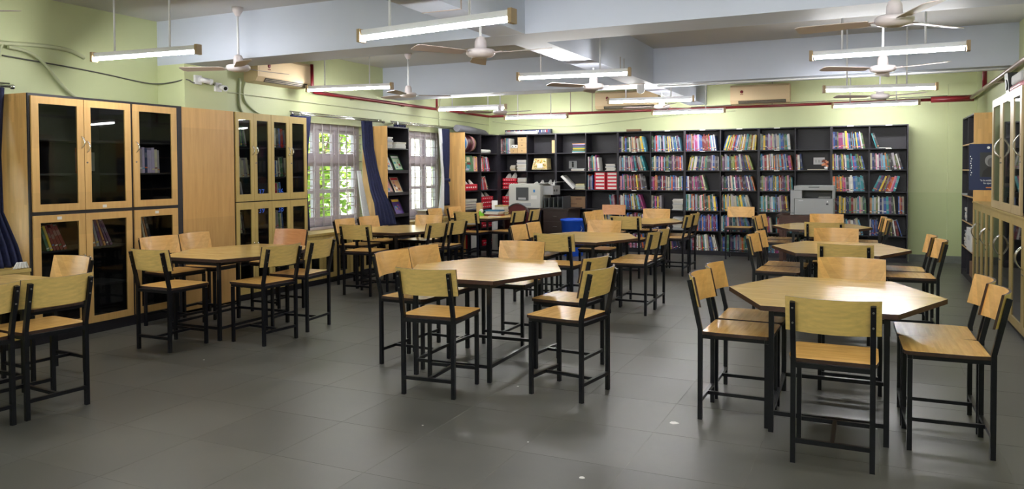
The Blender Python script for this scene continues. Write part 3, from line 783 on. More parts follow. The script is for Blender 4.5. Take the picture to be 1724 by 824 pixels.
# shelf contents: (bay, row, start, end, first lean, last lean)
FILL = [
 (4,0,0,.93,.0,.28),(5,0,0,.93,.02,.2),(6,0,0,.96,.02,.16),(7,0,.04,.98,-.32,-.05),(8,0,0,.94,.0,.12),(10,0,0,.95,.03,.22),(11,0,.02,.30,.3,.42),
 (4,1,0,.90,.02,.4),(5,1,0,.97,.0,.04),(6,1,.06,.97,-.2,.02),(7,1,0,.95,.0,.42),(8,1,0,.96,.03,.16),(9,1,0,.2,.03,.2),(10,1,0,.95,.03,.28),(11,1,0,.96,.02,.38),
 (4,2,0,.91,.02,.22),(5,2,0,.98,.0,.03),(6,2,0,.68,.03,.3),(7,2,0,.97,.05,.3),(8,2,0,.97,.0,.05),(10,2,0,.96,.02,.15),(11,2,.06,.9,-.42,-.2),
 (3,3,.70,.97,.1,.15),(4,3,0,.9,.0,.42),(5,3,.0,.33,.0,.02),(6,3,0,.95,.0,.14),(7,3,0,.93,.02,.4),(8,3,0,.88,.02,.12),(10,3,.02,.97,.0,.05),(11,3,0,.72,.0,.1),(11,3,.76,.97,.02,.06),
 (5,4,0,.25,.0,.05),(6,4,.34,.97,.0,.05),(7,4,0,.92,.0,.45),(8,4,0,.42,.0,.2),(8,4,.48,.95,.0,.1),(9,4,0,.8,.02,.25),(10,4,.25,.93,.05,.35),(11,4,0,.3,.0,.1),(11,4,.34,.93,.02,.45),
 (3,4,0,.9,.02,.2),(4,4,0,.9,.02,.2),(3,5,.1,.9,.02,.2),(4,5,.3,.95,.02,.25),(5,5,.2,.95,.02,.4),(6,5,.1,.95,.0,.25),(7,5,0,.97,.0,.1),(8,5,0,.9,.0,.3),(9,5,0,.7,.0,.2),(10,5,0,.9,.0,.2),
 (3,1,.03,.42,.03,.12),(3,2,.03,.2,.0,.03),(0,0,.03,.42,.0,.03)]
ROWN = ['top shelf', 'second shelf', 'third shelf', 'fourth shelf', 'fifth shelf', 'bottom shelf']
ALL = []
for (bay, row, f0, f1, l0, l1) in FILL:
    x = BAY(bay, f0); xe = BAY(bay, f1); z = ZR[row+1]+.0005; H = ZR[row]-ZR[row+1]-.02
    rs = random.Random(bay*100+row*7+int(f0*50)); pl = 0; u = x; k = 0
    bright = rs.choice((0, 1)) if row < 2 else 0
    neg = l0 < 0
    theme = list(range(1, 20))+[1, 7, 10, 12, 2, 17, 16]+([9, 14, 0, 2, 4, 17] if row == 0 and bay > 4 else [13, 5, 11, 15, 3, 13])+[rs.randrange(len(PAL))]*3
    hs = H*rs.uniform(.74, .84)
    if neg: u += .0
    while True:
        fr = (u-x)/max(.01, xe-x)
        tr = .62*fr if not neg else fr
        a = l0+(l1-l0)*min(1, fr*fr if not neg else fr)
        t = rs.choice((.011, .014, .018, .021, .025, .031))*rs.uniform(.85, 1.2); h = hs*rs.uniform(.9, 1.08); d = rs.uniform(.19, .23)
        ci = rs.choice(theme); c = PAL[ci]; vv = rs.uniform(.5, 1.05)
        c = tuple(min(1, v*vv) for v in c)
        c2 = PAL[rs.randrange(len(PAL))]
        if not neg:
            if a > pl: u += h*(math.tan(a)-math.tan(pl))
            adv = t/math.cos(a)+.0008; pl = a
        else:
            if pl and a > pl: u += h*(math.tan(a)-math.tan(pl))*.0
            adv = t/math.cos(a)+.0008
            if pl and a > pl: adv += h*.9*(a-pl)
            pl = a
        if u+adv-(0 if not neg else h*math.tan(a)) > xe: break
        k += 1
        ALL.append([bay, row, k, u, YF+rs.uniform(.015, .04), z, t, h, d, a, c, c2, ci])
        u += adv
# the 300 that show largest stay separate books; the crowd of thin ones becomes one mass
VIS = [1, 1, 1, .75, .35, .3]
order = sorted(range(len(ALL)), key=lambda i: -ALL[i][6]*ALL[i][7]*VIS[ALL[i][1]])
single = set(order[:300])
massm = MB()
BN = {0: 'first bay from left', 3: 'fourth bay from left', 4: 'fifth bay from left', 5: 'sixth bay from left', 6: 'sixth bay from right', 7: 'fifth bay from right', 8: 'fourth bay from right', 9: 'third bay from right', 10: 'second bay from right', 11: 'right end bay'}
for i, (bay, row, k, x, y, z, t, h, d, a, c, c2, ci) in enumerate(ALL):
    if i in single:
        m = MB(); book_mesh(m, x, y, z, t, h, d, a, c, c2, '-y')
        o = m.build('library_book', 'book_print', None, (x, y, z), color=True)
        seg = 'right group, ' if (bay, row) in ((11, 3), (11, 4), (8, 4)) and x > BAY(bay, .3) and k > 0 and x > BAY(bay, .48 if bay == 8 else (.76 if row == 3 else .34)) else ''
        tag(o, '%s book, %s%s from left, %s, %s, back wall' % (NAMES[ci], seg, ORD(k), ROWN[row], BN[bay]), 'book', 'books on the back wall shelves')
    else:
        book_mesh(massm, x, y, z, t, h, d, a, c, c2, '-y')
o = massm.build('library_books', 'book_print', None, (-1.8, YF, .08), color=True)
tag(o, 'crowd of thin coloured books filling the black back wall shelves', 'books', None, 'stuff')
print('books', len(ALL))
# odd things on the right-hand bays
def flat_book(x, y, z, w, d, t, c, lab, name='booklet', cat='booklet', rz=0):
    m = MB(); m.col = c; M = Matrix.Translation((x, y, z)) @ Matrix.Rotation(rz, 4, 'Z')
    m.box(-w/2, w/2, -d/2, d/2, 0, .002, M=M).box(-w/2, w/2, -d/2, d/2, t-.002, t, M=M); m.col = (.7, .68, .62); m.box(-w/2+.004, w/2-.004, -d/2+.004, d/2-.004, .002, t-.002, M=M)
    return tag(m.build(name, 'book_print', None, (x, y, z), color=True), lab, cat)
flat_book(BAY(11, .38), YF+.12, ZR[1]+.001, .2, .2, .01, W_, 'white booklet lying on top shelf of right end bay')
flat_book(BAY(9, .60), YF+.12, ZR[2]+.001, .3, .2, .012, lin((220, 205, 170)), 'cream booklet lying under the socket behind grey printer')
pw = thing('wall_socket', 'white switch socket plate on shelf back above grey printer', 'socket', (BAY(9, .62), YW-.02, 1.66))
px_ = BAY(9, .64)
MB().box(px_-.09, px_+.09, YW-.028, YW-.0125, 1.62, 1.74).build('plate', 'white_metal', pw)
for k in (-.05, 0, .05): MB().box(px_+k-.008, px_+k+.008, YW-.031, YW-.028, 1.655, 1.70).build('socket_hole', 'paper_grey', pw)
fp = thing('flower_pot', 'small white pot with orange paper flowers above grey printer', 'plant pot', (BAY(9, .87), YF+.1, ZR[2]+.001))
MB().lathe([(.022, 0), (.032, .05), (.03, .05)], (BAY(9, .87), YF+.1, ZR[2]+.001), 14).build('pot', 'white_metal', fp)
m = MB()
rr = random.Random(3)
for k in range(14):
    c = Vector((BAY(9, .86)+rr.uniform(-.05, .04), YF+.1+rr.uniform(-.03, .03), ZR[2]+.06+rr.uniform(0, .1))); m.col = rr.choice((lin((190, 90, 50)), lin((120, 60, 40)), lin((220, 150, 110))))
    m.box(c.x-.02, c.x+.02, c.y-.004, c.y+.004, c.z-.016, c.z+.016, M=None)
m.build('flowers', 'book_print', fp, color=True)
# stacks and boxes in the sixth bay and the fourth bay
stack(BAY(5, .80), YF+.14, ZR[4]+.001, 18, .2, .2, 'white exercise book, {k} from bottom, neat pile on fourth shelf of back wall', 'exercise book', 'pile of white exercise books on fourth shelf', GREYS, (.008, .014))
stack(BAY(5, .80), YF+.14, ZR[5]+.001, 19, .2, .2, 'white exercise book, {k} from bottom, taller pile on fifth shelf of back wall', 'exercise book', 'pile of white exercise books on fifth shelf', GREYS, (.010, .015))
stack(BAY(3, .76), YF+.14, ZR[2]+.001, 10, .2, .2, 'grey exercise book, {k} from bottom, pile above the red file boxes', 'exercise book', 'pile above the red file boxes', GREYS, (.010, .016))
def file_box(x, z, lab):
    b0 = thing('file_box', lab, 'file box', (x, YF+.14, z), 0, 'red and white file boxes in the fourth bay')
    MB().box(x-.108, x+.108, YF+.03, YF+.28, z, z+.066).build('box', 'red_wrap', b0)
    MB().box(x-.085, x+.085, YF+.0285, YF+.03, z+.016, z+.05).build('label', 'paper', b0)
for c in range(2):
    for r in range(5): file_box(BAY(3, .43+.39*c), ZR[3]+.001+r*.0665, 'red file box with white label, %s of five from the bottom, %s column' % (ORD(r+1), ('left', 'right')[c]))
# leaning white binder, flat pile, carton and small frame in the third bay
z = ZR[3]+.001
b0 = MB()
b0.box(0, .045, 0, .24, 0, .35, M=Matrix.Translation((BAY(2, .56)+.0, YF+.02, z+.002)) @ Matrix.Rotation(-R(46), 4, 'Y'))
tag(b0.build('binder', 'paper', None, (BAY(2, .4), YF+.1, z)), 'white binder leaning steeply on third shelf beside flat books', 'binder')
stack(BAY(2, .80), YF+.13, z, 9, .2, .21, 'pale coloured workbook, {k} from bottom, flat beside the leaning binder', 'workbook', 'flat workbooks beside the leaning binder', [lin((230, 225, 170)), lin((220, 200, 90)), lin((235, 235, 225)), lin((170, 60, 60)), lin((200, 215, 210))], (.008, .016))
stack(BAY(2, .73), YF+.13, ZR[2]+.001, 3, .28, .21, 'white register, {k} from bottom, flat on second shelf near the small socket plate', 'register', 'flat white registers on second shelf', GREYS, (.014, .02))
pf = thing('picture_plate', 'square white plate with black figure on back of second shelf', 'picture', (BAY(2, .37), YW-.02, 1.6))
MB().box(BAY(2, .24), BAY(2, .52), YW-.03, YW-.0125, 1.575, 1.725).build('plate', 'paper_grey', pf)
MB().box(BAY(2, .345), BAY(2, .415), YW-.034, YW-.03, 1.60, 1.67).lathe([(.001, 0), (.022, 0), (.022, .004), (.001, .004)], (BAY(2, .38), YW-.03, 1.69), 12, M=Matrix.Rotation(PI/2, 4, 'X')).build('figure', 'black_plastic', pf)
stack(BAY(2, .76), YF+.13, ZR[1]+.001, 11, .27, .2, 'bright coloured storybook, {k} from bottom, flat pile on top shelf', 'storybook', 'flat storybooks on the top shelf of third bay', None, (.012, .02))
cb = thing('cardboard_box', 'brown cardboard carton on fourth shelf above the blue bin', 'box', (BAY(2, .6), YF+.15, ZR[4]))
zc = ZR[4]+.001
MB().box(BAY(2, .22), BAY(2, .98), YF+.03, YF+.3, zc, zc+.225).build('body', 'cardboard', cb)
MB().box(BAY(2, .22), BAY(2, .98), YF+.16, YF+.175, zc+.225, zc+.2265).build('tape', 'drawer_wood', cb)
MB().box(BAY(2, .28), BAY(2, .42), YF+.0285, YF+.03, zc+.185, zc+.2).box(BAY(2, .66), BAY(2, .86), YF+.0285, YF+.03, zc+.175, zc+.19).box(BAY(2, .3), BAY(2, .7), YF+.0285, YF+.03, zc+.08, zc+.092).build('print_mark', 'brown_wood', cb)
# second bay: box file on top, patterned parcel, torn red reams
tb = MB(); tb.box(BAY(1, .86), BAY(1, .985), YF+.03, YF+.25, ZR[1]+.001, ZR[1]+.25)
tag(tb.build('box_file', 'drawer_wood', None, (BAY(1, .92), YF+.14, ZR[1]+.001)), 'tan box file standing alone on top shelf of second bay', 'box file')
pc = thing('parcel', 'floral patterned parcel in clear plastic on second shelf', 'parcel', (BAY(1, .4), YF+.15, ZR[2]))
rr = random.Random(5); m = MB(); xa, xb, za, zb = BAY(1, .16), BAY(1, .68), ZR[2]+.03, ZR[2]+.25
m.col = lin((225, 205, 150)); m.extrude([(xa-.02, YF+.03, za), (xb, YF+.03, za), (xb-.01, YF+.03, zb), (xa+.04, YF+.03, zb)], (0, .24, 0))
for k in range(40):
    cx, cz = rr.uniform(xa+.02, xb-.03), rr.uniform(za+.01, zb-.03); m.col = rr.choice((lin((220, 180, 60)), lin((150, 150, 60)), lin((240, 235, 220)), lin((190, 120, 60))))
    m.box(cx, cx+.022, YF+.029, YF+.0302, cz, cz+.022)
m.col = lin((230, 230, 225)); m.box(xa+.1, xb-.09, YF+.028, YF+.0305, za+.03, za+.12)
m.build('box', 'book_print', pc, color=True)
def crumple(name, parent, c, s, mat_, seed, n=9, amp=.35):
    rr = random.Random(seed); rows = []
    for i in range(n):
        row = []
        for j in range(n*2):
            th, ph = PI*i/(n-1), 2*PI*j/(n*2-1)
            k = 1+rr.uniform(-amp, amp)*.5 if 0 < i < n-1 and j < n*2-1 else 1
            if j == n*2-1: k = k0
            if j == 0: k0 = k
            row.append((c[0]+s[0]*k*math.sin(th)*math.cos(ph), c[1]+s[1]*k*math.sin(th)*math.sin(ph), c[2]+s[2]*k*math.cos(th)))
        rows.append(row)
    return MB().grid(rows, smooth=False).build(name, mat_, parent)
crumple('plastic_bag', pc, ((xa+xb)/2, YF+.13, ZR[2]+.05), ((xb-xa)*.62, .13, .045), 'plastic_film', 6)
def ream(x, y, z, w, h, d, lab, seed, tilt=0, torn=True, face='-y'):
    """red-wrapped paper ream, torn open with white sheets sticking up"""
    t = thing('paper_ream', lab, 'paper ream', (x, y, z), 0, 'red wrapped paper reams')
    rr = random.Random(seed)
    Rz = Matrix.Rotation(PI/2, 4, 'Z') if face == '+x' else Matrix.Identity(4)
    M = Matrix.Translation((x, y, z)) @ Rz @ Matrix.Rotation(tilt, 4, 'Y')
    MB().box(-w/2, w/2, -d/2, d/2, .0, h, M=M).build('wrapper', 'red_wrap', t, bevel=.006)
    m = MB()
    for k in range(5): m.box(-w*.4+k*w*.17, -w*.4+k*w*.17+w*.1, -d/2-.0015, -d/2, h*.4, h*.62, M=M)
    m.build('lettering', 'paper', t)
    if torn:
        for k in range(2):
            c = -w*.2+k*w*.42; m = MB()
            pts = [(-w*.16+c, -d*.3, h), (w*.14+c, -d*.3, h), (w*.12+c, -d*.1, h+.05), (c+.01, -d*.05, h+rr.uniform(.08, .13)), (-w*.1+c, -d*.1, h+.06)]
            m.extrude([M @ Vector(p) for p in pts], Rz.to_3x3() @ Vector((.02, .03, 0)))
            m.build('torn_sheet', 'paper', t)
    return t
ream(BAY(1, .3), YF+.15, ZR[3]+.001, .3, .06, .24, 'torn red paper ream on third shelf, left one above the white copier', 1)
ream(BAY(1, .78), YF+.15, ZR[3]+.001, .24, .06, .24, 'torn red paper ream on third shelf, right one above the white copier', 2)
# first bay: mini drawers, rolls, piles, reams
md = thing('desk_chest', 'small wooden drawer tower on top shelf of first bay', 'chest', (BAY(0, .82), YF+.12, ZR[1]))
for r in range(3):
    za = ZR[1]+.001+.108*r
    dd = MB().box(BAY(0, .66), BAY(0, .985), YF+.03, YF+.22, za, za+.105).build('drawer', 'drawer_wood', md)
    MB().lathe([(.003, 0), (.009, .008), (.009, .012)], (BAY(0, .82), YF+.03, za+.052), 10, M=Matrix.Rotation(PI/2, 4, 'X')).build('knob', 'black_plastic', dd)
md = thing('desk_chest', 'single small wooden drawer box beside the drawer tower', 'chest', (BAY(0, .5), YF+.12, ZR[1]))
dd = MB().box(BAY(0, .345), BAY(0, .65), YF+.03, YF+.22, ZR[1]+.001, ZR[1]+.106).build('drawer', 'drawer_wood', md)
MB().lathe([(.003, 0), (.009, .008), (.009, .012)], (BAY(0, .5), YF+.03, ZR[1]+.053), 10, M=Matrix.Rotation(PI/2, 4, 'X')).build('knob', 'black_plastic', dd)
for k, (f, wh) in enumerate(((.47, 'left'), (.585, 'right'))):
    tr_ = thing('tape_roll', 'white tape roll end, %s of two on the small drawer' % wh, 'roll', (BAY(0, f), YF+.1, ZR[1]+.107), 0, 'white rolls on the small drawer')
    MB().lathe([(.034, 0), (.034, .15)], (BAY(0, f), YF+.18, ZR[1]+.1415), 18, M=Matrix.Rotation(PI/2, 4, 'X')).build('roll', 'paper', tr_)
    MB().lathe([(.012, 0), (.012, .002)], (BAY(0, f), YF+.03, ZR[1]+.1415), 12, M=Matrix.Rotation(PI/2, 4, 'X')).build('core', 'black_plastic', tr_)
stack(BAY(0, .47), YF+.13, ZR[2]+.001, 7, .12, .2, 'cream notebook, {k} from bottom, short pile on second shelf of first bay', 'notebook', 'short cream pile in the first bay', [lin((200, 185, 150))], (.014, .02))
stack(BAY(0, .8), YF+.13, ZR[2]+.001, 13, .21, .21, 'white notebook, {k} from bottom, tall pile on second shelf of first bay', 'notebook', 'tall white pile in the first bay', GREYS, (.014, .02))
stack(BAY(0, .82), YF+.13, ZR[3]+.001, 13, .21, .21, 'white notebook, {k} from bottom, pile on third shelf behind white copier', 'notebook', 'pile behind the white copier', GREYS, (.014, .02))
for k in range(3): ream(BAY(0, .33), YF+.15, ZR[3]+.001+.075*k, .3, .065, .22, 'red paper ream, %s of three stacked on third shelf of first bay' % ORD(k+1), 10+k, tilt=-.0, torn=(k == 2))
for k in range(3): ream(BAY(0, .33), YF+.15, ZR[4]+.001+.075*k, .32, .068, .22, 'red paper ream, %s of three stacked on fourth shelf of first bay' % ORD(k+1), 20+k, torn=(k == 2))

# ================================================================== CORNER SHELF ON THE LEFT WALL
cs = thing('bookshelf', 'black corner bookshelf with oak side on the left wall by second window', 'bookshelf', (-6.97, 13.1, 0))
CY = [12.40, 13.05, 13.78]
MB().box(XBK, XF, 12.396, 12.414, 0, 2.25).build('side_panel', 'panel_wood', cs)
MB().box(XBK, XF-.01, 13.78, 13.945, 0, 2.25).build('side_panel', 'black_laminate', cs)
MB().box(XBK+.012, XF, 13.04, 13.058, .08, 2.232).build('divider', 'black_laminate', cs)
MB().box(XBK, XBK+.012, 12.414, 13.78, .08, 2.232).build('back_panel', 'black_laminate', cs)
MB().box(XBK, XF, 12.414, 13.78, 2.232, 2.25).build('top_panel', 'black_laminate', cs)
MB().box(XBK, XF-.01, 12.414, 13.78, 0, .08).build('plinth', 'black_laminate', cs)
for (ya, yb) in ((12.414, 13.04), (13.058, 13.78)):
    for z in ZR[1:6]: MB().box(XBK+.012, XF-.003, ya, yb, z-.018, z).build('shelf', 'black_laminate', cs)
dm = thing('wrapped_drum', 'round bundle wrapped in clear plastic on top of corner shelf', 'bundle', (-6.93, 12.74, ZR[1]))
Mx = Matrix.Rotation(-PI/2, 4, 'X')
for k, (r, mm, ya, yb) in enumerate(((.13, 'green_plastic', 12.435, 12.47), (.155, 'label_blue', 12.47, 12.55), (.165, 'paper_grey', 12.55, 12.58), (.168, 'maroon', 12.58, 12.78), (.165, 'pink_wrap', 12.78, 12.86), (.155, 'cardboard', 12.86, 12.93), (.13, 'maroon', 12.93, 12.97))):
    MB().lathe([(r*.92, 0), (r, .012), (r, yb-ya-.012), (r*.92, yb-ya)], (-6.93, ya, ZR[1]+.172), 24, M=Mx).build('disc', mm, dm)
crumple('plastic_wrap', dm, (-6.93, 12.71, ZR[1]+.175), (.18, .285, .17), 'plastic_film', 8, 10, .04)
pr = MB().tube([(-6.80, 12.92, ZR[1]+.04), (-6.80, 13.03, ZR[1]+.04)], .038, 16)
rl = thing('paper_roll', 'white paper roll lying on the top of the corner shelf', 'paper roll', (-6.82, 13.3, ZR[1]))
MB().tube([(-6.82, 13.10, ZR[1]+.037), (-6.82, 13.56, ZR[1]+.037)], .036, 16).build('roll', 'paper', rl)
MB().tube([(-6.82, 13.08, ZR[1]+.037), (-6.82, 13.10, ZR[1]+.037)], .03, 16).build('core', 'black_plastic', rl)
def face_book(y, z, w, h, x, lab, seed, lean=.1, cols=PAL):
    rr = random.Random(seed); m = MB(); o_ = Vector((x, y, z)); e = Vector((-lean, 0, 1)).normalized(); n_ = Vector((1, 0, lean)).normalized()
    m.col = rr.choice(cols); m.extrude([o_, o_+Vector((0, w, 0)), o_+Vector((0, w, 0))+e*h, o_+e*h], -n_*.012)
    for k in range(9):
        a, b_ = rr.uniform(.05, .6), rr.uniform(.05, .7); a1, b1 = min(.96, a+rr.uniform(.15, .35)), min(.96, b_+rr.uniform(.1, .3)); m.col = rr.choice(cols); q = o_+n_*(.0006*(k+1)); i0 = len(m.v)
        m.v += [q+Vector((0, w*a, 0))+e*(h*b_), q+Vector((0, w*a1, 0))+e*(h*b_), q+Vector((0, w*a1, 0))+e*(h*b1), q+Vector((0, w*a, 0))+e*(h*b1)]; m.quad((i0, i0+1, i0+2, i0+3))
    tag(m.build('picture_book', 'book_print', None, (x, y, z), color=True), lab, 'book')
face_book(12.43, ZR[2]+.001, .42, .30, -6.80, 'large colourful picture book facing out on corner shelf', 3)
books_row(-6.80, 12.87, ZR[2]+.001, 5, '+x', .3, 0, .05, (.02, .03), (.85, .98), label='{c} picture book, {k} from left, beside facing-out book on corner shelf', group='picture books on the corner shelf', pal=[1, 4, 12, 9])
books_row(-6.80, 13.08, ZR[2]+.001, 13, '+x', .31, .1, .35, (.018, .034), (.8, .98), label='{c} picture book, {k} from left, right part of second corner shelf', group='picture books on the corner shelf', pal=[2, 1, 0, 4, 13, 7, 17])
books_row(-6.80, 13.08, ZR[3]+.001, 11, '+x', .31, .05, .5, (.014, .03), (.7, .98), label='{c} book, {k} from left, slumped on third corner shelf', group='slumped books on the corner shelf', pal=[10, 12, 6, 0, 7, 13, 11])
ream(-6.9, 12.73, ZR[3]+.001, .5, .12, .24, 'torn red paper ream with white sheets on third corner shelf', 31, face='+x')
for k in range(3): ream(-6.9, 13.40, ZR[4]+.001+.08*k, .5, .075, .24, 'red paper ream, %s of three stacked on fourth corner shelf' % ORD(k+1), 40+k, torn=(k == 2), face='+x')
stack(-6.9, 12.72, ZR[4]+.001, 11, .24, .5, 'magazine, {k} from bottom, loose pile on fourth corner shelf', 'magazine', 'loose magazines on fourth corner shelf', GREYS+[lin((90, 60, 90)), lin((110, 110, 120))], (.012, .022), j=.015)
stack(-6.9, 12.72, ZR[5]+.001, 6, .24, .5, 'magazine, {k} from bottom, pile on fifth corner shelf', 'magazine', 'magazines on fifth corner shelf', GREYS+[R_], (.012, .03), j=.015)
for k in range(2): ream(-6.9, 13.40, ZR[5]+.001+.08*k, .5, .075, .24, 'red paper ream, %s of two on the fifth corner shelf' % ORD(k+1), 50+k, torn=False, face='+x')
wb = thing('carton', 'white and red carton on bottom of the corner shelf', 'box', (-6.9, 12.75, .08))
MB().box(-7.1, XF-.02, 12.56, 13.0, .082, .38).build('body', 'paper', wb)
MB().box(-7.1, XF-.018, 12.52, 12.56, .082, .36).build('red_side', 'red_wrap', wb)
ream(-6.9, 13.42, .082, .5, .1, .24, 'red paper ream on bottom of the corner shelf', 61, torn=False, face='+x')
# on top of the shelves
rm = thing('rolled_mat', 'grey rolled mat lying on top of the corner shelf', 'mat', (-6.9, 12.9, 2.25))
mm = MB(); pts = []
mm.tube([(-6.85, 12.30, 2.32), (-6.88, 12.8, 2.318), (-6.95, 13.6, 2.30), (-6.95, 13.75, 2.28)], [.065, .066, .045, .02], 12)
mm.build('roll', 'grey_cloth', rm)
bn = thing('banner_roll', 'rolled dark banner with coloured print on top of first bay', 'banner', (-6.2, YF+.1, 2.262))
MB().tube([(-6.68, YF+.08, 2.295), (-5.98, YF+.08, 2.295)], .033, 12).build('tube', 'paper', bn)
m = MB(); rr = random.Random(9)
m.col = lin((25, 30, 60)); m.box(-6.72, -5.72, YF+.13, YF+.22, 2.262, 2.36)
for k in range(26):
    x = -6.70+k*.037; m.col = rr.choice((lin((220, 220, 230)), lin((40, 60, 130)), lin((190, 40, 60)), lin((120, 140, 170)))); m.box(x, x+.022, YF+.129, YF+.1302, 2.30, 2.345)
m.build('folded_banner', 'book_print', bn, color=True)
sb = MB().box(-4.16, -3.90, YF+.08, YF+.2, 2.262, 2.305)
tag(sb.build('flat_box', 'cardboard', None, (-4.03, YF+.14, 2.262)), 'slim brown box lying on top of the fifth bay', 'box')

# ================================================================== RIGHT WALL FURNITURE
XG = 1.23; XRB = XR-.002
rs_ = thing('bookshelf', 'black open bookshelf with oak side panel against the right wall', 'bookshelf', (1.39, 12.25, 0))
MB().box(XG, XRB, 11.595, 11.615, 0, 2.265).build('side_panel', 'panel_wood', rs_)
MB().box(XG, XRB, 12.90, 12.92, 0, 2.265).build('side_panel', 'black_laminate', rs_)
MB().box(XG+.002, XRB-.012, 12.25, 12.268, .08, 2.247).build('divider', 'black_laminate', rs_)
MB().box(XRB-.012, XRB, 11.615, 12.90, .08, 2.247).build('back_panel', 'black_laminate', rs_)
MB().box(XG, XRB, 11.615, 12.90, 2.247, 2.265).build('top_panel', 'black_laminate', rs_)
MB().box(XG+.01, XRB, 11.615, 12.90, 0, .08).build('plinth', 'black_laminate', rs_)
for (ya, yb) in ((11.615, 12.25), (12.268, 12.90)):
    for z in ZR[1:6]:
        MB().box(XG+.004, XRB-.012, ya, yb, z-.018, z).build('shelf', 'black_laminate', rs_)
        MB().box(XG, XG+.004, ya, yb, z-.018, z).build('shelf_edge', 'drawer_wood', rs_)
stack(XG+.14, 12.6, ZR[4]+.001, 9, .24, .3, 'white register, {k} from bottom, pile on fourth shelf of right wall bookshelf', 'register', 'registers on right wall shelf', GREYS, (.014, .024), j=.015)
stack(XG+.14, 12.6, ZR[5]+.001, 11, .24, .3, 'grey register, {k} from bottom, pile on fifth shelf of right wall bookshelf', 'register', 'registers on right wall shelf', GREYS, (.014, .024), j=.015)
stack(XG+.1, 12.62, ZR[3]+.001, 2, .26, .34, 'loose white sheet pad, {k} from bottom, jutting off right wall bookshelf', 'paper pad', None, GREYS, (.006, .01), j=.01)
wx = thing('carton', 'white carton on fifth shelf of the right wall bookshelf', 'box', (XG+.15, 11.95, ZR[5]))
MB().box(XG-.01, XG+.27, 11.68, 12.2, ZR[5]+.001, ZR[5]+.30).build('body', 'paper', wx)
MB().box(XG-.0115, XG-.01, 11.85, 11.93, ZR[5]+.14, ZR[5]+.2).box(XG-.0115, XG-.01, 12.0, 12.04, ZR[5]+.14, ZR[5]+.2).build('print_mark', 'paper_grey', wx)
bx2 = MB().box(XG+.02, XG+.26, 11.72, 12.1, .081, .28)
tag(bx2.build('cardboard_box', 'cardboard', None, (XG+.14, 11.9, .081)), 'brown box on the bottom of the right wall bookshelf', 'box')
# poster on its oak side
po = thing('poster', 'dark blue quotation poster with a grey portrait on the oak shelf side', 'poster', (1.37, 11.59, 1.25))
yp = 11.592
MB().box(XG-.05, XRB-.03, yp-.003, yp, 1.26, 1.86).build('sheet', 'poster_blue', po)
MB().box(XG+.07, XRB-.06, yp-.0045, yp-.003, 1.43, 1.75).build('picture', 'poster_grey', po)
def disc(cx, cz, rx, rz, y, th, mname, name, n=20):
    pts = [(cx+rx*math.cos(2*PI*k/n), y, cz+rz*math.sin(2*PI*k/n)) for k in range(n)]
    return MB().extrude(pts, (0, -th, 0)).build(name, mname, po)
pts = [(XG+.09, yp-.0046, 1.432), (XG+.25, yp-.0046, 1.432), (XG+.25, yp-.0046, 1.52), (XG+.22, yp-.0046, 1.56), (XG+.16, yp-.0046, 1.56), (XG+.11, yp-.0046, 1.51)]
MB().extrude(pts[::-1], (0, -.0006, 0)).build('portrait_shoulders', 'black_plastic', po)
disc(XG+.19, 1.64, .065, .075, yp-.0054, .0005, 'hair_grey', 'portrait_hair'); disc(XG+.197, 1.62, .042, .058, yp-.006, .0005, 'skin_grey', 'portrait_face')
disc(XG+.165, 1.81, .018, .018, yp-.003, .001, 'print_white', 'emblem', 8)
text('caption', '“In the middle of difficulty', .036, 'print_white', po, (XG+.19, yp-.004, 1.385), (PI/2, 0, 0), .0004).scale = (.62, 1, 1)
text('caption', 'lies opportunity.”', .036, 'print_white', po, (XG+.19, yp-.004, 1.35), (PI/2, 0, 0), .0004).scale = (.62, 1, 1)
MB().box(XG+.14, XRB-.07, yp-.004, yp-.003, 1.285, 1.30).build('footer_bar', 'print_orange', po)
m = MB()
for k in range(9): m.box(XG-.035+.006*math.sin(k*2.1), XG-.025+.006*math.sin(k*2.1)+.004*(k % 2), yp-.004, yp-.003, 1.45+k*.03, 1.465+k*.03)
m.build('edge_lettering', 'print_white', po)
# base cupboards (yellow, narrow glazed doors with big bow handles)
def right_case(y0, y1, z0, z1, nd, lab, frame, shelves, name='glass_cupboard', hz=None, st=.07, top=None, skip=()):
    c = thing(name, lab, 'cupboard', (1.39, (y0+y1)/2, z0), 0, 'glazed cupboards along the right wall')
    carcass(c, y0, y1, z0, z1, XRB, XG+.02, shelves, 'dark_inside', plinth=z0+.07 if z0 < .1 else None)
    w_ = (y1-y0)/nd
    for k in range(nd):
        if k in skip: continue
        a = y1-w_*(k+1); b_ = a+w_
        hy = a+.03 if k % 2 == 0 else b_-.03
        glazed_door(c, a+.002, b_-.002, z0+(.07 if z0 < .1 else .002), z1-.002, hy, hz, st, frame, -1, XG, key=True, hscale=1.9, st_top=.08)
    if top: MB().box(XG-.01, XRB, y0, y1, z1, z1+.018).build('worktop', frame, c)
    return c
right_case(9.96, 11.59, 0, 1.095, 4, 'yellow glass-door base cupboard beside the right wall bookshelf', 'door_tan', (.42, .75), hz=.75, top=True)
right_case(6.705, 9.955, 0, 1.095, 5, 'long yellow glass-door base cupboard at the right picture edge', 'door_tan', (.42, .75), hz=.75, top=True)
right_case(8.66, 9.955, 1.115, 2.29, 2, 'cream two-door glass wall cupboard standing on the right base cupboard', 'door_cream', (1.45, 1.85), 'wall_cupboard', hz=1.75, st=.085)
right_case(6.6, 8.655, 1.115, 2.29, 4, 'cream wall cupboard with missing doors at the right picture edge', 'door_cream', (1.45, 1.85), 'wall_cupboard', hz=1.75, st=.085, skip=(1, 2, 3))
books_row(XG+.06, 9.45, 1.459, 12, '-x', .28, .1, .4, (.014, .03), (.75, .98), label='{c} book, {k} from far end, lower shelf of cream wall cupboard', group='books in the cream wall cupboard', pal=[0, 6, 12, 5, 14, 11])
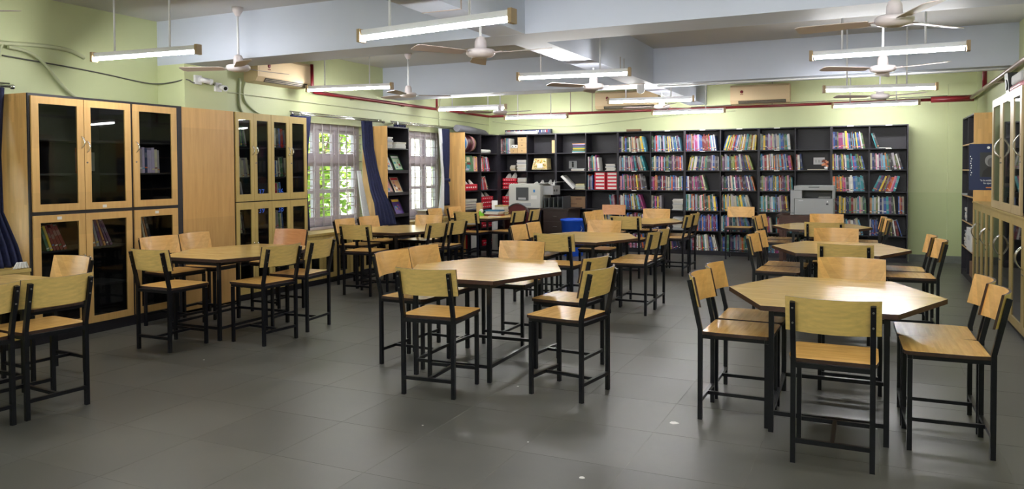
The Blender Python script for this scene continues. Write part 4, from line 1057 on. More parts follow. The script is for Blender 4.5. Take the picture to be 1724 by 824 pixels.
books_row(XG+.06, 9.85, 1.136, 12, '-x', .26, .2, .5, (.014, .026), (.75, .98), label='{c} book, {k} from far end, bottom of cream wall cupboard', group='books in the cream wall cupboard', pal=[6, 12, 11, 7, 15])
books_row(XG+.06, 8.1, 1.859, 6, '-x', .28, .0, .1, (.02, .03), (.75, .98), label='{c} book, {k} from far end, open bay of cream wall cupboard', group='books in the open cream cupboard', pal=[11, 5, 13])
bd = thing('cloth_bundle', 'pink bundle wrapped in plastic on top of the cream wall cupboard', 'bundle', (1.38, 8.7, 2.29))
MB().box(1.26, 1.53, 8.45, 9.05, 2.291, 2.36).build('cloth', 'pink_wrap', bd, bevel=.03)
MB().box(1.27, 1.52, 8.47, 9.02, 2.36, 2.46).build('papers', 'paper_grey', bd, bevel=.02)
crumple('plastic_wrap', bd, (1.39, 8.75, 2.40), (.12, .25, .075), 'plastic_film', 12, 10, .12)
sp = thing('speaker', 'small black speaker box on top of the cream wall cupboard', 'speaker', (1.40, 9.4, 2.29))
MB().extrude([(1.29, 9.25, 2.291), (1.29, 9.45, 2.291), (1.27, 9.45, 2.52), (1.27, 9.25, 2.52)], (.18, 0, 0)).build('cabinet', 'black_plastic', sp)
MB().lathe([(.05, 0), (.06, .006), (.04, .01)], (1.28, 9.35, 2.40), 16, M=Matrix.Rotation(-PI/2, 4, 'Y')).build('cone', 'copier_dark', sp)

# ================================================================== TABLES AND CHAIRS
def make_table():
    t = thing('hexagon_table', 't', 'table', (0, 0, 0), 0, 'six-sided library tables')
    hexa = [(-.36, -.675), (.36, -.675), (.648, 0), (.36, .675), (-.36, .675), (-.648, 0)]
    MB().prism(hexa, .722, .752, 1, 0).build('tabletop', ['table_wood', 'wood_edge'], t)
    L = [(-.305, -.62), (.305, -.62), (.32, .30), (-.32, .30)]
    for (x, y) in L: MB().box(x-.0145, x+.0145, y-.0145, y+.0145, 0, .722).build('leg', 'black_metal', t)
    for z, nm in ((.70, 'apron_bar'), (.115, 'foot_bar')):
        for k in range(4):
            a, b_ = L[k], L[(k+1) % 4]; d = Vector((b_[0]-a[0], b_[1]-a[1], 0)).normalized()*.0145
            MB().bar(Vector((a[0], a[1], z))+d, Vector((b_[0], b_[1], z))-d, .025).build(nm, 'black_metal', t)
    return t
def make_chair():
    c = thing('library_chair', 'c', 'chair', (0, 0, 0))
    W = .19
    yb = lambda z: -.197-max(0, z-.55)*.215
    for sx in (-1, 1):
        MB().poly_bar([(sx*W, -.197, 0), (sx*W, -.197, .56), (sx*W, yb(.862), .862)], .026).build('back_leg', 'black_metal', c)
        MB().box(sx*W-.0125, sx*W+.0125, .185, .21, 0, .505).build('front_leg', 'black_metal', c)
    # seat board with rounded front corners
    pts = [(-.205, -.182), (.205, -.182), (.218, -.1), (.218, .2), (.205, .222), (.18, .23), (-.18, .23), (-.205, .222), (-.218, .2), (-.218, -.1)]
    MB().prism(pts, .532, .552, 1, 0).build('seat', ['seat_wood', 'wood_edge'], c)
    MB().box(-.2, .2, .185, .21, .507, .532).build('seat_rail', 'black_metal', c); MB().box(-.177, .177, -.209, -.185, .507, .532).build('seat_rail', 'black_metal', c)
    for sx in (-1, 1): MB().box(sx*W-.0125, sx*W+.0125, -.183, .184, .507, .531).build('seat_rail', 'black_metal', c)
    # curved back board: wood in front, yellow laminate behind, dark edge
    n = 12; fr, bk = [], []
    for r in range(2):
        z = (.702, .886)[r]
        f_, b_ = [], []
        for k in range(n+1):
            x = -.229+.458*k/n; bow = .066*(1-(x/.229)**2)
            y = yb(z)+.0135+.066*.31-bow
            f_.append((x, y+.013, z)); b_.append((x, y, z))
        fr.append(f_); bk.append(b_)
    m = MB(); m.grid([fr[0][::-1], fr[1][::-1]], 0); m.grid([bk[0], bk[1]], 1)
    m.grid([bk[1], fr[1]], 2, False); m.grid([fr[0], bk[0]], 2, False)
    m.grid([[bk[0][0], bk[1][0]], [fr[0][0], fr[1][0]]], 2, False); m.grid([[fr[0][-1], fr[1][-1]], [bk[0][-1], bk[1][-1]]], 2, False)
    br = m.build('backrest', ['back_wood', 'back_yellow', 'wood_edge'], c)
    for sx in (-1, 1):
        for z in (.75, .83): MB().lathe([(.0055, 0), (.0055, .003), (.003, .005)], (sx*W, yb(z)-.0135, z), 8, M=Matrix.Rotation(PI/2, 4, 'X')).build('bolt', 'bolt', br)
    MB().box(-.177, .177, .188, .21, .107, .13).build('front_stretcher', 'black_metal', c)
    MB().box(-.177, .177, -.209, -.187, .107, .13).build('back_stretcher', 'black_metal', c)
    MB().box(-.011, .011, -.187, .188, .108, .129).build('centre_stretcher', 'black_metal', c)
    return c
TAB = {'fr': ('front right table', -.21, 5.32, 0), 'fm': ('front centre table', -2.83, 5.56, 2.5), 'mr': ('middle table of the right row', -.27, 8.36, 0), 'br': ('back table of the right row', -.60, 11.35, 0),
       'mm': ('middle table of the centre row', -3.07, 8.62, 1), 'bm': ('back table of the centre row', -3.2, 11.62, 0), 'fl': ('left table by the glass bookcases', -5.70, 5.79, 2),
       'ml': ('table beside the first window', -5.80, 8.86, 1), 'bl': ('far left table with books and tape dispenser', -6.02, 11.9, 0), 'el': ('table cut off by the left picture edge', -5.7, 3.1, 0)}
TL = {'fr': 'six-sided oak table at the front right, nearest the camera', 'fm': 'six-sided oak table at the front centre on black legs', 'mr': 'six-sided oak table, middle of the right row', 'br': 'six-sided oak table at the back of right row before grey printer',
      'mm': 'six-sided oak table, middle of the centre row', 'bm': 'six-sided oak table, back of the centre row near bookshelves', 'fl': 'six-sided oak table at left in front of glass bookcases', 'ml': 'six-sided oak table beside the first window and navy curtain',
      'bl': 'six-sided oak table in far left corner holding books and tape', 'el': 'six-sided oak table cut off by the left picture edge'}
tp = make_table(); first = True
for k, (nm, x, y, a) in TAB.items():
    o = tp if first else copy_tree(tp); first = False
    o.location = (x, y, 0); o.rotation_euler = (0, 0, R(a)); o['label'] = TL[k]
N, S, E_, W2 = 180, 0, -90, 90          # S: on the near side, facing away; N: on the far side, facing us; E_: on the left side facing right; W2: right side facing left
CH = [('fr', -.166, 4.453, S, 'near side'), ('fr', -.74, 4.945, E_-1, 'near left seat'), ('fr', -.73, 5.42, E_, 'far left seat'), ('fr', .40, 4.90, W2+2, 'near right seat'), ('fr', .385, 5.335, W2+1, 'far right seat'), ('fr', -.115, 5.93, N, 'far side'),
 ('fm', -2.74, 4.67, 4, 'near side'), ('fm', -3.33, 5.27, E_-2, 'near left seat'), ('fm', -3.31, 5.73, E_-2, 'far left seat'), ('fm', -1.885, 4.98, 81, 'near right seat'), ('fm', -2.13, 5.62, 84, 'far right seat'), ('fm', -2.92, 6.25, N, 'far side'),
 ('mr', -.18, 7.54, S-2, 'near side'), ('mr', -.82, 8.0, E_-2, 'near left seat'), ('mr', -.80, 8.47, E_, 'far left seat'), ('mr', .36, 8.03, W2+3, 'near right seat'), ('mr', .31, 8.52, W2+1, 'far right seat'), ('mr', -.33, 8.98, N, 'far side'),
 ('br', -.5, 10.41, S, 'near side'), ('br', -1.18, 11.1, E_, 'near left seat'), ('br', -1.16, 11.6, E_, 'far left seat'), ('br', -.02, 11.05, W2+2, 'near right seat'), ('br', -.07, 11.55, W2, 'far right seat'), ('br', -.56, 11.82, N, 'far side'),
 ('mm', -2.98, 7.63, S, 'near side'), ('mm', -3.59, 8.36, E_+2, 'near left seat'), ('mm', -3.6, 8.84, E_+3, 'far left seat'), ('mm', -2.33, 8.085, W2, 'near right seat'), ('mm', -2.34, 8.54, W2, 'far right seat'), ('mm', -3.12, 9.31, N, 'far side'),
 ('bm', -3.14, 10.77, S, 'near side'), ('bm', -3.76, 11.4, E_, 'near left seat'), ('bm', -3.77, 11.86, E_, 'far left seat'), ('bm', -2.63, 11.22, W2, 'near right seat'), ('bm', -2.63, 11.70, W2, 'far right seat'), ('bm', -3.23, 12.44, N, 'far side'),
 ('fl', -5.6, 4.86, S, 'near side'), ('fl', -6.38, 5.57, E_-2, 'near left seat'), ('fl', -6.40, 6.07, E_+6, 'far left seat'), ('fl', -5.02, 5.38, 85, 'near right seat'), ('fl', -5.10, 5.97, 96, 'far right seat'), ('fl', -5.99, 6.63, N, 'far side'),
 ('ml', -5.75, 7.95, S+3, 'near side'), ('ml', -6.34, 8.60, E_+2, 'near left seat'), ('ml', -6.38, 9.20, E_-2, 'far left seat'), ('ml', -5.2, 8.40, 87, 'near right seat'), ('ml', -5.2, 8.93, 90, 'far right seat'), ('ml', -5.92, 9.55, N, 'far side'),
 ('bl', -5.85, 11.02, S, 'near side'), ('bl', -6.60, 11.45, E_, 'near left seat'), ('bl', -6.60, 12.15, E_, 'far left seat'), ('bl', -5.42, 11.40, 86, 'near right seat'), ('bl', -5.36, 11.90, 92, 'far right seat'),
 ('el', -4.93, 3.22, 85, 'far right seat'), ('el', -4.95, 2.74, 88, 'near right seat'), ('el', -5.7, 3.76, N-3, 'far side')]
cp = make_chair(); first = True
for (tk, x, y, a, side) in CH:
    o = cp if first else copy_tree(cp); first = False
    o.location = (x, y, 0); o.rotation_euler = (0, 0, R(a))
    o['label'] = 'wooden chair with black frame, %s, %s' % (side, TAB[tk][0]); o['group'] = 'chairs at the %s' % TAB[tk][0]
    if tk == 'fl' and side == 'far side':
        for ch in o.children:
            if ch.name.startswith('backrest'):
                ch.data = ch.data.copy(); ch.data.materials[0] = MATS['pink_wood']
for (x, y, lab) in ((-2.03, 13.61, 'wooden chair standing alone against the back shelves, right of centre'), (-4.34, 13.61, 'wooden chair standing against the back shelves behind back centre table')):
    o = copy_tree(cp); o.location = (x, y, 0); o.rotation_euler = (0, 0, PI); o['label'] = lab; o['group'] = 'chairs against the back shelves'
    if x < -4:
        for ch in o.children:
            if ch.name.startswith('backrest'):
                ch.data = ch.data.copy(); ch.data.materials[0] = MATS['pink_wood']

# ================================================================== MACHINES AND LOOSE THINGS AT THE BACK
# white copier on a dark desk
dk = thing('desk', 'dark brown drawer desk carrying the white copier', 'desk', (-5.72, 13.45, 0))
MB().box(-6.35, -4.98+.0, 13.12, 13.86, .80, .83).build('desktop', 'dark_desk', dk)
MB().box(-5.50, -5.02, 13.16, 13.84, .02, .80).build('pedestal', 'dark_desk', dk)
for r in range(2):
    d = MB().box(-5.49, -5.03, 13.145, 13.16, .42+.19*r, .59+.19*r).build('drawer', 'dark_desk', dk)
    MB().tube([(-5.30, 13.135, .5+.19*r), (-5.22, 13.135, .5+.19*r)], .006, 6).build('handle', 'bolt', d)
for x in (-6.32, -5.58): MB().box(x-.02, x+.02, 13.16, 13.84, 0, .80).build('leg_panel', 'dark_desk', dk)
cp1 = thing('copier', 'large white copier with grey front hatch on the dark desk', 'copier', (-5.87, 13.4, .83))
MB().box(-6.21, -5.56, 13.16, 13.70, .832, 1.27).build('body', 'copier_white', cp1, bevel=.012)
MB().box(-6.05, -5.80, 13.145, 13.16, .98, 1.22).build('hatch', 'copier_dark', cp1)
MB().box(-6.00, -5.85, 13.138, 13.145, .99, 1.03).build('hatch_handle', 'copier_grey', cp1)
MB().box(-5.56, -5.36, 13.30, 13.66, 1.08, 1.25).build('side_unit', 'copier_grey', cp1)
MB().box(-6.19, -5.58, 13.17, 13.68, 1.27, 1.285).build('lid', 'copier_white', cp1)
MB().extrude([(-5.75, 13.2, 1.288), (-5.22, 13.25, 1.322), (-5.22, 13.6, 1.322), (-5.75, 13.65, 1.288)], (0, 0, .006)).build('output_flap', 'copier_white', cp1)
MB().box(-5.70, -5.665, 13.158, 13.16, 1.13, 1.18).build('badge', 'label_blue', cp1)
MB().box(-5.75, -5.63, 13.158, 13.16, 1.00, 1.07).build('notice', 'paper', cp1)
MB().box(-6.05, -5.75, 13.157, 13.16, .87, .93).build('paper_tray', 'copier_grey', cp1)
for y in (13.36, 13.48): MB().lathe([(.02, 0), (.025, .01)], (-5.36, y, 1.16), 10, M=Matrix.Rotation(PI/2, 4, 'Y')).build('roller', 'copier_dark', cp1)
tr_ = thing('paper_sorter', 'dark grey slotted sorter tray beside the white copier', 'sorter', (-5.3, 13.35, .83))
m = MB()
for k in range(5): m.box(-5.50+.09*k, -5.485+.09*k, 13.2, 13.6, .832, 1.02+.01*k)
m.box(-5.50, -5.12, 13.2, 13.6, .832, .85).box(-5.50, -5.12, 13.59, 13.6, .85, 1.0).build('rack', 'copier_dark', tr_)
# small things under the desk
bg_ = thing('cardboard_box', 'small open carton with black bag under the desk', 'box', (-5.78, 13.3, 0))
MB().box(-5.93, -5.62, 13.2, 13.5, 0, .32).build('body', 'cardboard', bg_)
crumple('bag', bg_, (-5.77, 13.35, .36), (.17, .13, .08), 'black_plastic', 15, 8, .3)
# blue bin
bn_ = thing('waste_bin', 'round blue plastic bin on the floor before the back shelves', 'bin', (-4.86, 13.0, 0))
c = (-4.84, 12.98, 0)
MB().lathe([(.175, 0), (.178, .01), (.215, .62), (.23, .625), (.232, .66), (.215, .665), (.20, .65), (.165, .02)], c, 32).build('body', 'blue_plastic', bn_)
for k in (-1, 1): MB().tube([(-4.84+.19, 12.98-.12, .55), (-4.84+.225, 12.98-.14, .50), (-4.84+.20, 12.98-.15, .45)], .006, 6).build('handle', 'white_metal', bn_)
# maroon chair
mc = thing('padded_chair', 'maroon padded chair with rounded back behind the far left table', 'chair', (-5.75, 12.65, 0))
pts = []
n = 24
for k in range(n+1):
    a = PI*k/n; pts.append((-5.78+.27*math.cos(a), .62+.32*math.sin(a)))
prof = [(p[0], 12.62, p[1]) for p in pts]+[(-6.05, 12.66, .38), (-5.51, 12.66, .38)]
MB().extrude(prof, (0, .05, 0)).build('backrest', 'maroon', mc, bevel=.012)
MB().tube([(p[0], 12.61, p[1]) for p in pts], .012, 6).build('back_frame', 'copier_dark', mc)
MB().box(-6.03, -5.53, 12.67, 13.1, .40, .46).build('seat', 'maroon', mc, bevel=.015)
for x in (-6.0, -5.56):
    for y in (12.70, 13.06): MB().tube([(x, y, 0), (x, y, .40)], .013, 8).build('leg', 'copier_dark', mc)
rl = MB().tube([(-6.36, 12.86, 0), (-6.36, 12.86, .98)], .055, 20)
tag(rl.build('paper_roll', 'paper', None, (-6.36, 12.86, 0)), 'tall white paper roll standing on the floor by maroon chair', 'paper roll')
# things on the far left table
z0 = .7525
tb = MB().box(-6.26, -6.18, 11.93, 12.02, z0, z0+.22)
tag(tb.build('wood_block', 'drawer_wood', None, (-6.22, 11.97, z0)), 'upright oak block on the far left table', 'block')
td = thing('tape_dispenser', 'lime green tape dispenser on the far left table', 'tape dispenser', (-6.13, 11.9, z0))
MB().extrude([(-6.17, 11.86, z0), (-6.09, 11.86, z0), (-6.09, 11.86, z0+.035), (-6.12, 11.86, z0+.04), (-6.15, 11.86, z0+.085), (-6.17, 11.86, z0+.085)], (0, .05, 0)).build('body', 'green_plastic', td)
MB().lathe([(.014, 0), (.035, 0), (.035, .02), (.014, .02)], (-6.135, 11.895, z0+.085), 18, M=Matrix.Rotation(PI/2, 4, 'X')).build('tape', 'paper', td)
zz = stack(-5.93, 11.98, z0, 4, .30, .22, 'flat book, {k} from bottom, blue-topped pile on the far left table', 'book', 'blue-topped pile on the far left table', [lin((60, 110, 150)), lin((130, 70, 50)), lin((215, 210, 200)), lin((60, 110, 150))], (.022, .03))
stack(-5.92, 12.25, z0, 9, .2, .2, 'pale notebook, {k} from bottom, taller pile on the far left table', 'notebook', 'taller pile on the far left table', [lin((200, 190, 170)), lin((70, 80, 80)), lin((220, 220, 215)), lin((190, 170, 110))], (.014, .024))
rlw = MB().tube([(-6.10, 11.80, z0+.035+.0), (-5.96, 11.80, z0+.035)], .0, 3)
flat_book(-5.80, 11.72, z0, .2, .12, .012, lin((235, 230, 220)), 'white booklet on the near edge of the far left table', rz=.1)
# grey printer on its brown stand
st_ = thing('printer_stand', 'reddish brown wooden stand under the grey printer', 'stand', (-.85, 13.4, 0))
MB().box(-1.36, -.42, 13.08, 13.72, .775, .80).build('top', 'brown_wood', st_)
MB().box(-1.33, -.45, 13.11, 13.69, .66, .775).build('apron', 'brown_wood', st_)
for x in (-1.32, -.50):
    for y in (13.12, 13.66): MB().box(x, x+.06, y-.03, y+.03, 0, .66).build('leg', 'brown_wood', st_)
MB().box(-1.30, -.48, 13.16, 13.64, .18, .20).build('low_shelf', 'brown_wood', st_)
gp = thing('printer', 'grey multifunction printer on a brown stand before back shelves', 'printer', (-.82, 13.4, .8))
MB().box(-1.09, -.51, 13.14, 13.62, .802, 1.07).build('body', 'copier_grey', gp, bevel=.008)
MB().box(-1.10, -.50, 13.12, 13.64, 1.20, 1.275).build('scanner', 'copier_grey', gp, bevel=.01)
MB().box(-1.10, -.98, 13.13, 13.63, 1.07, 1.20).box(-.98, -.50, 13.52, 13.63, 1.07, 1.20).box(-.53, -.50, 13.15, 13.52, 1.07, 1.20).build('housing', 'copier_grey', gp)
MB().box(-.97, -.54, 13.5, 13.52, 1.08, 1.19).box(-.975, -.535, 13.18, 13.52, 1.07, 1.076).build('output_slot', 'copier_dark', gp)
MB().extrude([(-.74, 13.2, 1.08), (-.56, 13.2, 1.08), (-.56, 13.45, 1.10), (-.74, 13.45, 1.10)], (0, 0, .003)).build('paper_sheet', 'paper', gp)
for (a, b_, z1, z2, nm) in ((-1.075, -.80, .895, 1.06, 'front_door'), (-.795, -.525, .895, 1.06, 'front_door'), (-1.075, -.525, .812, .888, 'paper_drawer')):
    MB().box(a, b_, 13.132, 13.14, z1, z2).build(nm, 'copier_grey', gp)
MB().box(-1.03, -.96, 13.13, 13.132, 1.03, 1.037).box(-.61, -.59, 13.13, 13.132, 1.01, 1.035).build('badge', 'print_white', gp)
MB().box(-.62, -.585, 13.13, 13.132, .97, .995).build('button', 'copier_dark', gp)
MB().box(-.88, -.72, 13.118, 13.12, 1.245, 1.258).build('grip', 'copier_dark', gp)
MB().box(-1.16, -1.10, 13.2, 13.5, .802, 1.20).build('side_tray', 'copier_grey', gp)
MB().extrude([(-1.30, 13.2, .85), (-1.09, 13.2, .82), (-1.09, 13.5, .82), (-1.30, 13.5, .85)], (0, 0, .01)).build('bypass_tray', 'copier_dark', gp)
pk = MB().tube([(-.50, 13.45, 1.0), (-.46, 13.5, .92), (-.47, 13.6, .82), (-.45, 13.7, .80)], .006, 6)
pk.build('power_cord', 'black_plastic', gp)

# ================================================================== CEILING: TUBE LIGHTS, FANS, AIR CONDITIONERS, PIPES
def over(x, y):
    """underside of whatever the rod is fixed to"""
    if -3.04 < x < -2.715: return 2.731
    if 6.10 < y < 6.58 or 10.47 < y < 10.95: return 2.73
    return ZC
LT = [(-6.03, 4.97, 2.61, 4.5, 'hanging tube light in front of the oak glass bookcase, nearest at left'), (-2.585, 4.32, 2.46, -7.4, 'large hanging tube light at top centre, nearest the camera'), (-6.34, 8.43, 2.645, 10, 'hanging tube light above the first window'),
      (-2.935, 7.87, 2.565, 7.5, 'hanging tube light at centre between the two cross beams'), (-6.12, 11.51, 2.585, 4.6, 'hanging tube light above the second window'), (-5.70, 13.29, 2.53, 3.8, 'hanging tube light in the far left corner above shelves'),
      (.13, 7.52, 2.555, -1, 'large hanging tube light at the upper right'), (-2.945, 11.17, 2.555, 9.8, 'hanging tube light before the left air conditioner of back wall'), (-2.86, 13.37, 2.53, 2, 'hanging tube light close to centre of the back wall'),
      (.10, 10.16, 2.485, 12, 'hanging tube light at right behind the second cross beam'), (.0735, 13.39, 2.54, -4.8, 'hanging tube light over the right end of back shelves'),
      (.15, 4.2, 2.5, 0, 'unseen hanging tube light above front right table, added to brighten chair backs'), (-6.0, 1.6, 2.55, 0, 'unseen tube light behind the camera at left, added to brighten chair backs'), (-2.6, 1.2, 2.5, 0, 'unseen tube light right behind the camera, added to brighten chair backs'), (.15, 1.2, 2.5, 0, 'unseen tube light behind the camera at right, added to brighten chair backs'), (-6.0, -1.5, 2.5, 0, 'unseen tube light by rear wall at left, added to brighten chair backs'), (-2.6, -1.5, 2.5, 0, 'unseen tube light at middle of rear wall, added to brighten chair backs'), (.15, -1.5, 2.5, 0, 'unseen tube light by rear wall at right, added to brighten chair backs')]  # tube lights out of view, added to brighten the chair backs
for (x, y, z, a, lab) in LT:
    t = thing('tube_light', lab, 'tube light', (x, y, z), R(a), 'hanging tube lights')
    L = .62
    MB().box(-L+.02, L-.02, -.024, .024, .022, .062).build('batten', 'white_metal', t, (0, 0, 0))
    MB().tube([(-L+.03, -.012, .002), (L-.03, -.012, .002)], .014, 10).build('tube', 'tube_light', t, (0, 0, 0))
    for s in (-1, 1): MB().box(s*L-.014, s*L+.014, -.034, .03, -.02, .07).build('end_cap', 'cap_tan', t, (0, 0, 0))
    ca, sa = math.cos(R(a)), math.sin(R(a))
    for s in (-.36, .30):
        top = over(x+s*ca, y+s*sa)-z
        MB().tube([(s, 0, .06), (s, 0, top)], .009, 8).build('hanger_rod', 'white_metal', t, (0, 0, 0))
def blade_mb(ang):
    m = MB(); M = Matrix.Rotation(R(ang), 4, 'Z') @ Matrix.Rotation(R(10), 4, 'X')
    pts = [(.15, -.05), (.22, -.062), (.58, -.075), (.61, -.05), (.61, .05), (.58, .07), (.22, .055), (.15, .045)]
    b = len(m.v)
    m.extrude([M @ Vector((p[0], p[1], .0)) for p in pts], (0, 0, .004))
    m.bar(M @ Vector((.085, 0, .004)), M @ Vector((.2, 0, .006)), .035, .005)
    return m
FANS = [(-5.84, 5.93, 2.60, -40, 'ceiling fan at left in front of the cross beam'), (-5.95, 9.28, 2.62, -80, 'ceiling fan over the table by the first window'), (-2.88, 5.58, 2.5, 0, 'ceiling fan under the long beam at top centre'),
        (.14, 5.56, 2.5, -70, 'ceiling fan at the upper right edge of the picture'), (.11, 8.2, 2.5, -30, 'ceiling fan behind the large right tube light'), (-2.88, 8.40, 2.5, -5, 'ceiling fan under the long beam between the cross beams'),
        (-5.6, 11.55, 2.51, -12, 'ceiling fan in the far left corner of the room'), (.12, 11.3, 2.5, -32, 'ceiling fan at back right above right row'), (-2.88, 11.6, 2.5, -62, 'ceiling fan before the air conditioner of the back wall'), (-5.6, 2.95, 2.6, 22, 'ceiling fan with only a blade tip in the upper left corner')]
for (x, y, z, ph, lab) in FANS:
    f = thing('ceiling_fan', lab, 'ceiling fan', (x, y, z), 0, 'white ceiling fans')
    top = over(x, y)-z
    MB().lathe([(.05, -.034), (.10, -.022), (.118, -.004), (.118, .02), (.105, .032), (.05, .036), (.047, .10), (.036, .13), (.012, .14)], (0, 0, 0), 24).build('motor', 'fan_white', f, (0, 0, 0))
    MB().tube([(0, 0, .14), (0, 0, top-.01)], .011, 8).build('down_rod', 'white_metal', f, (0, 0, 0))
    if top > .4: MB().lathe([(.02, -.09), (.05, -.04), (.055, -.002)], (0, 0, top), 16).build('canopy', 'fan_white', f, (0, 0, 0))
    for k in range(3): blade_mb(ph+120*k).build('blade', 'fan_blade', f, (0, 0, 0))
def ac(x, y, z, w, lab, rz):
    t = thing('air_conditioner', lab, 'air conditioner', (x, y, z), rz, 'cream split air conditioners')
    prof = [(0, 0), (-.19, .01), (-.235, .07), (-.235, .30), (-.20, .335), (0, .335)]
    MB().extrude([(-w/2, p[0], p[1]) for p in prof][::-1], (w, 0, 0)).build('case', 'ac_cream', t, (0, 0, 0))
    MB().extrude([(-w*.36, -.193, .0125), (-w*.36, -.228, .058), (w*.44, -.228, .058), (w*.44, -.193, .0125)], (0, -.004, -.004)).build('air_outlet', 'ac_dark', t, (0, 0, 0))
    for k in range(2): MB().bar((-w*.35, -.205-.014*k, .022+.018*k), (w*.43, -.205-.014*k, .022+.018*k), .012, .003, up=(0, 0, 1)).build('louvre', 'ac_white', t, (0, 0, 0))
    MB().box(-w*.48, w*.48, -.2375, -.235, .085, .292).build('front_cover', 'ac_cream', t, (0, 0, 0))
    MB().lathe([(.001, 0), (.028, 0), (.028, .002), (.001, .002)], (-w*.30, -.2375, .215), 14, M=Matrix.Rotation(PI/2, 4, 'X')).box(-w*.30-.026, -w*.30+.026, -.2395, -.2375, .165, .175).build('emblem', 'red_pipe', t, (0, 0, 0))
ac(-4.18, YB, 2.70, 1.22, 'cream air conditioner at left on the back wall behind tube light', 0)
ac(-1.76, YB, 2.70, 1.0, 'cream air conditioner at right on the back wall with small emblem', 0)
ac(XL, 7.9, 2.68, 1.0, 'cream air conditioner on the left wall past the cross beam', PI/2)
# red fire pipe round the room, steel pipe on the right wall
rp = thing('fire_pipe', 'dark red fire pipe running along left and back walls', 'pipe', (-7.1, 14.2, 2.66))
MB().tube([(-7.12, 8.62, 3.05), (-7.12, 8.62, 2.72), (-7.12, 8.66, 2.665), (-7.12, 14.15, 2.66), (-7.06, 14.21, 2.66), (.98, 14.21, 2.66)], .024, 10).build('pipe', 'red_pipe', rp)
MB().tube([(.90, 14.20, 2.66), (1.50, 14.18, 2.66)], .05, 12).build('header', 'red_pipe', rp)
for x, z in ((-1.56, 3.2), (-5.35, 3.2), (-4.9, 3.2)): MB().tube([(x, 14.21, 2.66), (x, 14.21, z)], .008, 6).build('hanger', 'grey_pipe', rp)
for (y, x) in ((12.05, -7.12),): MB().tube([(x, y, 2.66), (x, y, 3.2)], .02, 8).build('riser', 'red_pipe', rp)
MB().tube([(1.46, 12.6, 2.66), (1.46, 12.6, ZC)], .03, 10).build('riser', 'red_pipe', rp)
for y in (9.6, 11.0, 13.0): MB().box(XL, -7.12, y-.01, y+.01, 2.63, 2.69).build('bracket', 'grey_pipe', rp)
gp_ = thing('steel_pipe', 'brownish steel pipe on the right wall below the ceiling', 'pipe', (1.46, 10, 2.66))
MB().tube([(1.46, 14.1, 2.66), (1.46, 12.6, 2.67), (1.46, 5.0, 2.70)], .028, 10).build('pipe', 'grey_pipe', gp_)
for y in (11.6, 9.0, 6.5): MB().box(1.46, XR-.001, y-.012, y+.012, 2.64, 2.70).build('bracket', 'grey_pipe', gp_)
def run(name, lab, pts, r, mat_, cat='cable'):
    # smooth a polyline a little
    P = [Vector(p) for p in pts]
    for _ in range(2):
        Q = [P[0]]
        for a, b_ in zip(P, P[1:]): Q += [a*.75+b_*.25, a*.25+b_*.75]
        Q.append(P[-1]); P = Q
    return tag(MB().tube(P, r, 7).build(name, mat_, None, P[0]), lab, cat)
run('conduit', 'green-painted conduit along the left wall above the windows', [(-7.188, 6.75, 2.53), (-7.188, 9.5, 2.515), (-7.188, 13.2, 2.50), (-7.188, 14.28, 2.49)], .010, 'conduit', 'conduit')
run('conduit', 'green-painted twin conduit dropping from air conditioner behind yellow bookcase', [(-7.185, 7.32, 2.72), (-7.185, 7.30, 2.5), (-7.185, 7.31, 2.34), (-7.185, 7.4, 2.26), (-7.185, 7.6, 2.24)], .016, 'conduit', 'conduit')
run('conduit', 'green-painted curved hose beside the conduit under air conditioner', [(-7.185, 7.42, 2.72), (-7.185, 7.36, 2.55), (-7.185, 7.42, 2.4), (-7.185, 7.7, 2.27), (-7.185, 8.1, 2.25)], .012, 'conduit', 'conduit')
run('conduit', 'green-painted pipe pair rising above the second window', [(-7.185, 12.25, 2.26), (-7.185, 12.25, 2.45), (-7.185, 12.25, 2.66), (-7.185, 12.3, 2.9)], .014, 'conduit', 'conduit')
run('conduit', 'thick green-painted pipe across the left wall near the ceiling corner', [(-7.17, 4.0, 2.70), (-7.17, 4.5, 2.74), (-7.17, 4.75, 2.76), (-7.17, 5.05, 2.76), (-7.17, 5.2, 2.70)], .020, 'conduit', 'conduit')
run('hose', 'grey-green hose sweeping down behind the oak bookcase top', [(-7.16, 4.44, 2.70), (-7.16, 4.62, 2.69), (-7.16, 4.78, 2.60), (-7.16, 4.92, 2.42), (-7.16, 5.1, 2.28), (-7.16, 5.3, 2.25)], .016, 'conduit', 'hose')
run('conduit', 'green-painted vertical pipe at the left picture edge', [(-7.17, 4.40, 2.72), (-7.17, 4.36, 2.66), (-7.17, 4.35, 2.5), (-7.17, 4.35, 2.36)], .014, 'conduit', 'conduit')
run('cable', 'dark cable strung along left wall behind the first tube light', [(-7.185, 4.40, 2.62), (-7.185, 5.3, 2.58), (-7.185, 5.9, 2.52), (-7.15, 6.07, 2.52), (-6.9, 6.08, 2.535), (-6.775, 6.12, 2.57), (-6.775, 6.22, 2.52), (-6.775, 6.3, 2.56)], .007, 'cable_dark')
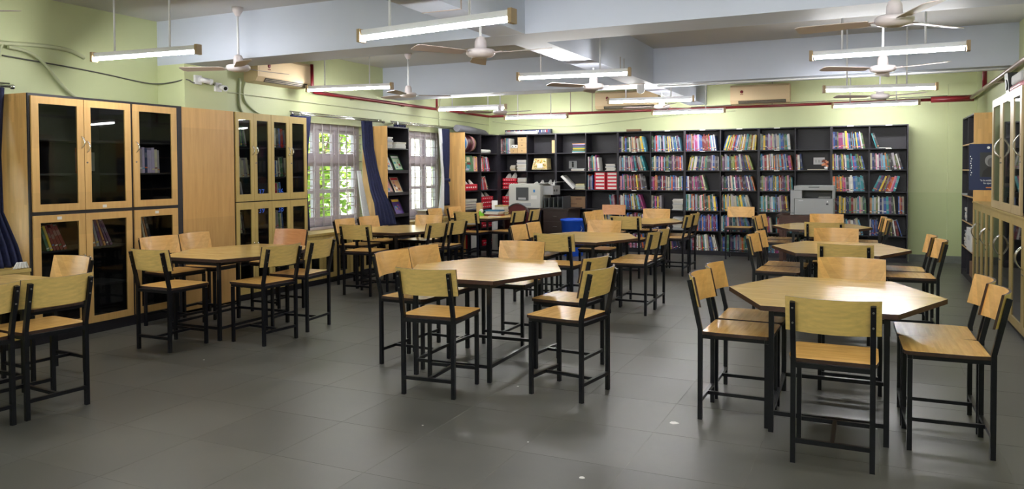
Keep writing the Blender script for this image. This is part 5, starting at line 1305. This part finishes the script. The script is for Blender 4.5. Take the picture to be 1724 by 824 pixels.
run('cable', 'thin cable sagging along the upper back wall', [(-7.1, 14.285, 2.56), (-6.4, 14.285, 2.46), (-5.4, 14.285, 2.40), (-4.6, 14.285, 2.46), (-3.4, 14.285, 2.56), (-2.2, 14.285, 2.60)], .007, 'conduit')
run('cable', 'thin grey cable running along the top of the red pipe', [(-3.0, 14.285, 2.70), (-1.2, 14.285, 2.71), (.2, 14.285, 2.715), (1.14, 14.285, 2.72)], .006, 'cable_dark')
run('conduit', 'pair of steel conduits under the second cross beam', [(-2.70, 10.62, 2.715), (-.5, 10.62, 2.715), (1.54, 10.62, 2.715)], .012, 'white_metal', 'conduit')
# bullet cameras on the pillar
def cctv(x, y, z, d, lab):
    t = thing('security_camera', lab, 'camera', (x, y, z), 0, 'white bullet cameras')
    d = Vector(d).normalized(); p = Vector((x, y, z))
    MB().box(x, x+.03, y-.045, y+.045, z-.05, z+.05).build('mount_box', 'white_metal', t)
    a = p+Vector((.035, 0, 0)); b_ = a+Vector((.03, 0, 0))+d*.02
    q = a+Vector((.03, .0, 0))
    MB().tube([a, b_], .014, 8).build('arm', 'white_metal', t)
    MB().tube([b_-d*.04, b_+d*.09], .030, 16).build('body', 'white_metal', t)
    MB().tube([b_+d*.075, b_+d*.105], [.031, .034], 16).build('hood', 'white_metal', t)
    MB().tube([b_+d*.106, b_+d*.109], .021, 14).build('lens', 'black_plastic', t)
cctv(-6.79, 6.27, 2.57, (.35, .9, -.15), 'white bullet camera on the pillar pointing to the right')
cctv(-6.79, 6.56, 2.515, (.85, -.35, -.2), 'white bullet camera on the pillar edge facing the room')
dc = thing('dome_camera', 'small white dome camera below the long beam at second cross beam', 'camera', (-2.88, 10.40, 2.60))
MB().lathe([(.02, 0), (.05, .02), (.055, .06), (.05, .10), (.05, .131)], (-2.88, 10.40, 2.60), 18).build('dome', 'white_metal', dc)
cctv_cable = run('cable', 'short dark cable linking the two pillar cameras', [(-6.78, 6.33, 2.56), (-6.78, 6.40, 2.53), (-6.78, 6.47, 2.56), (-6.78, 6.52, 2.53)], .005, 'cable_dark')
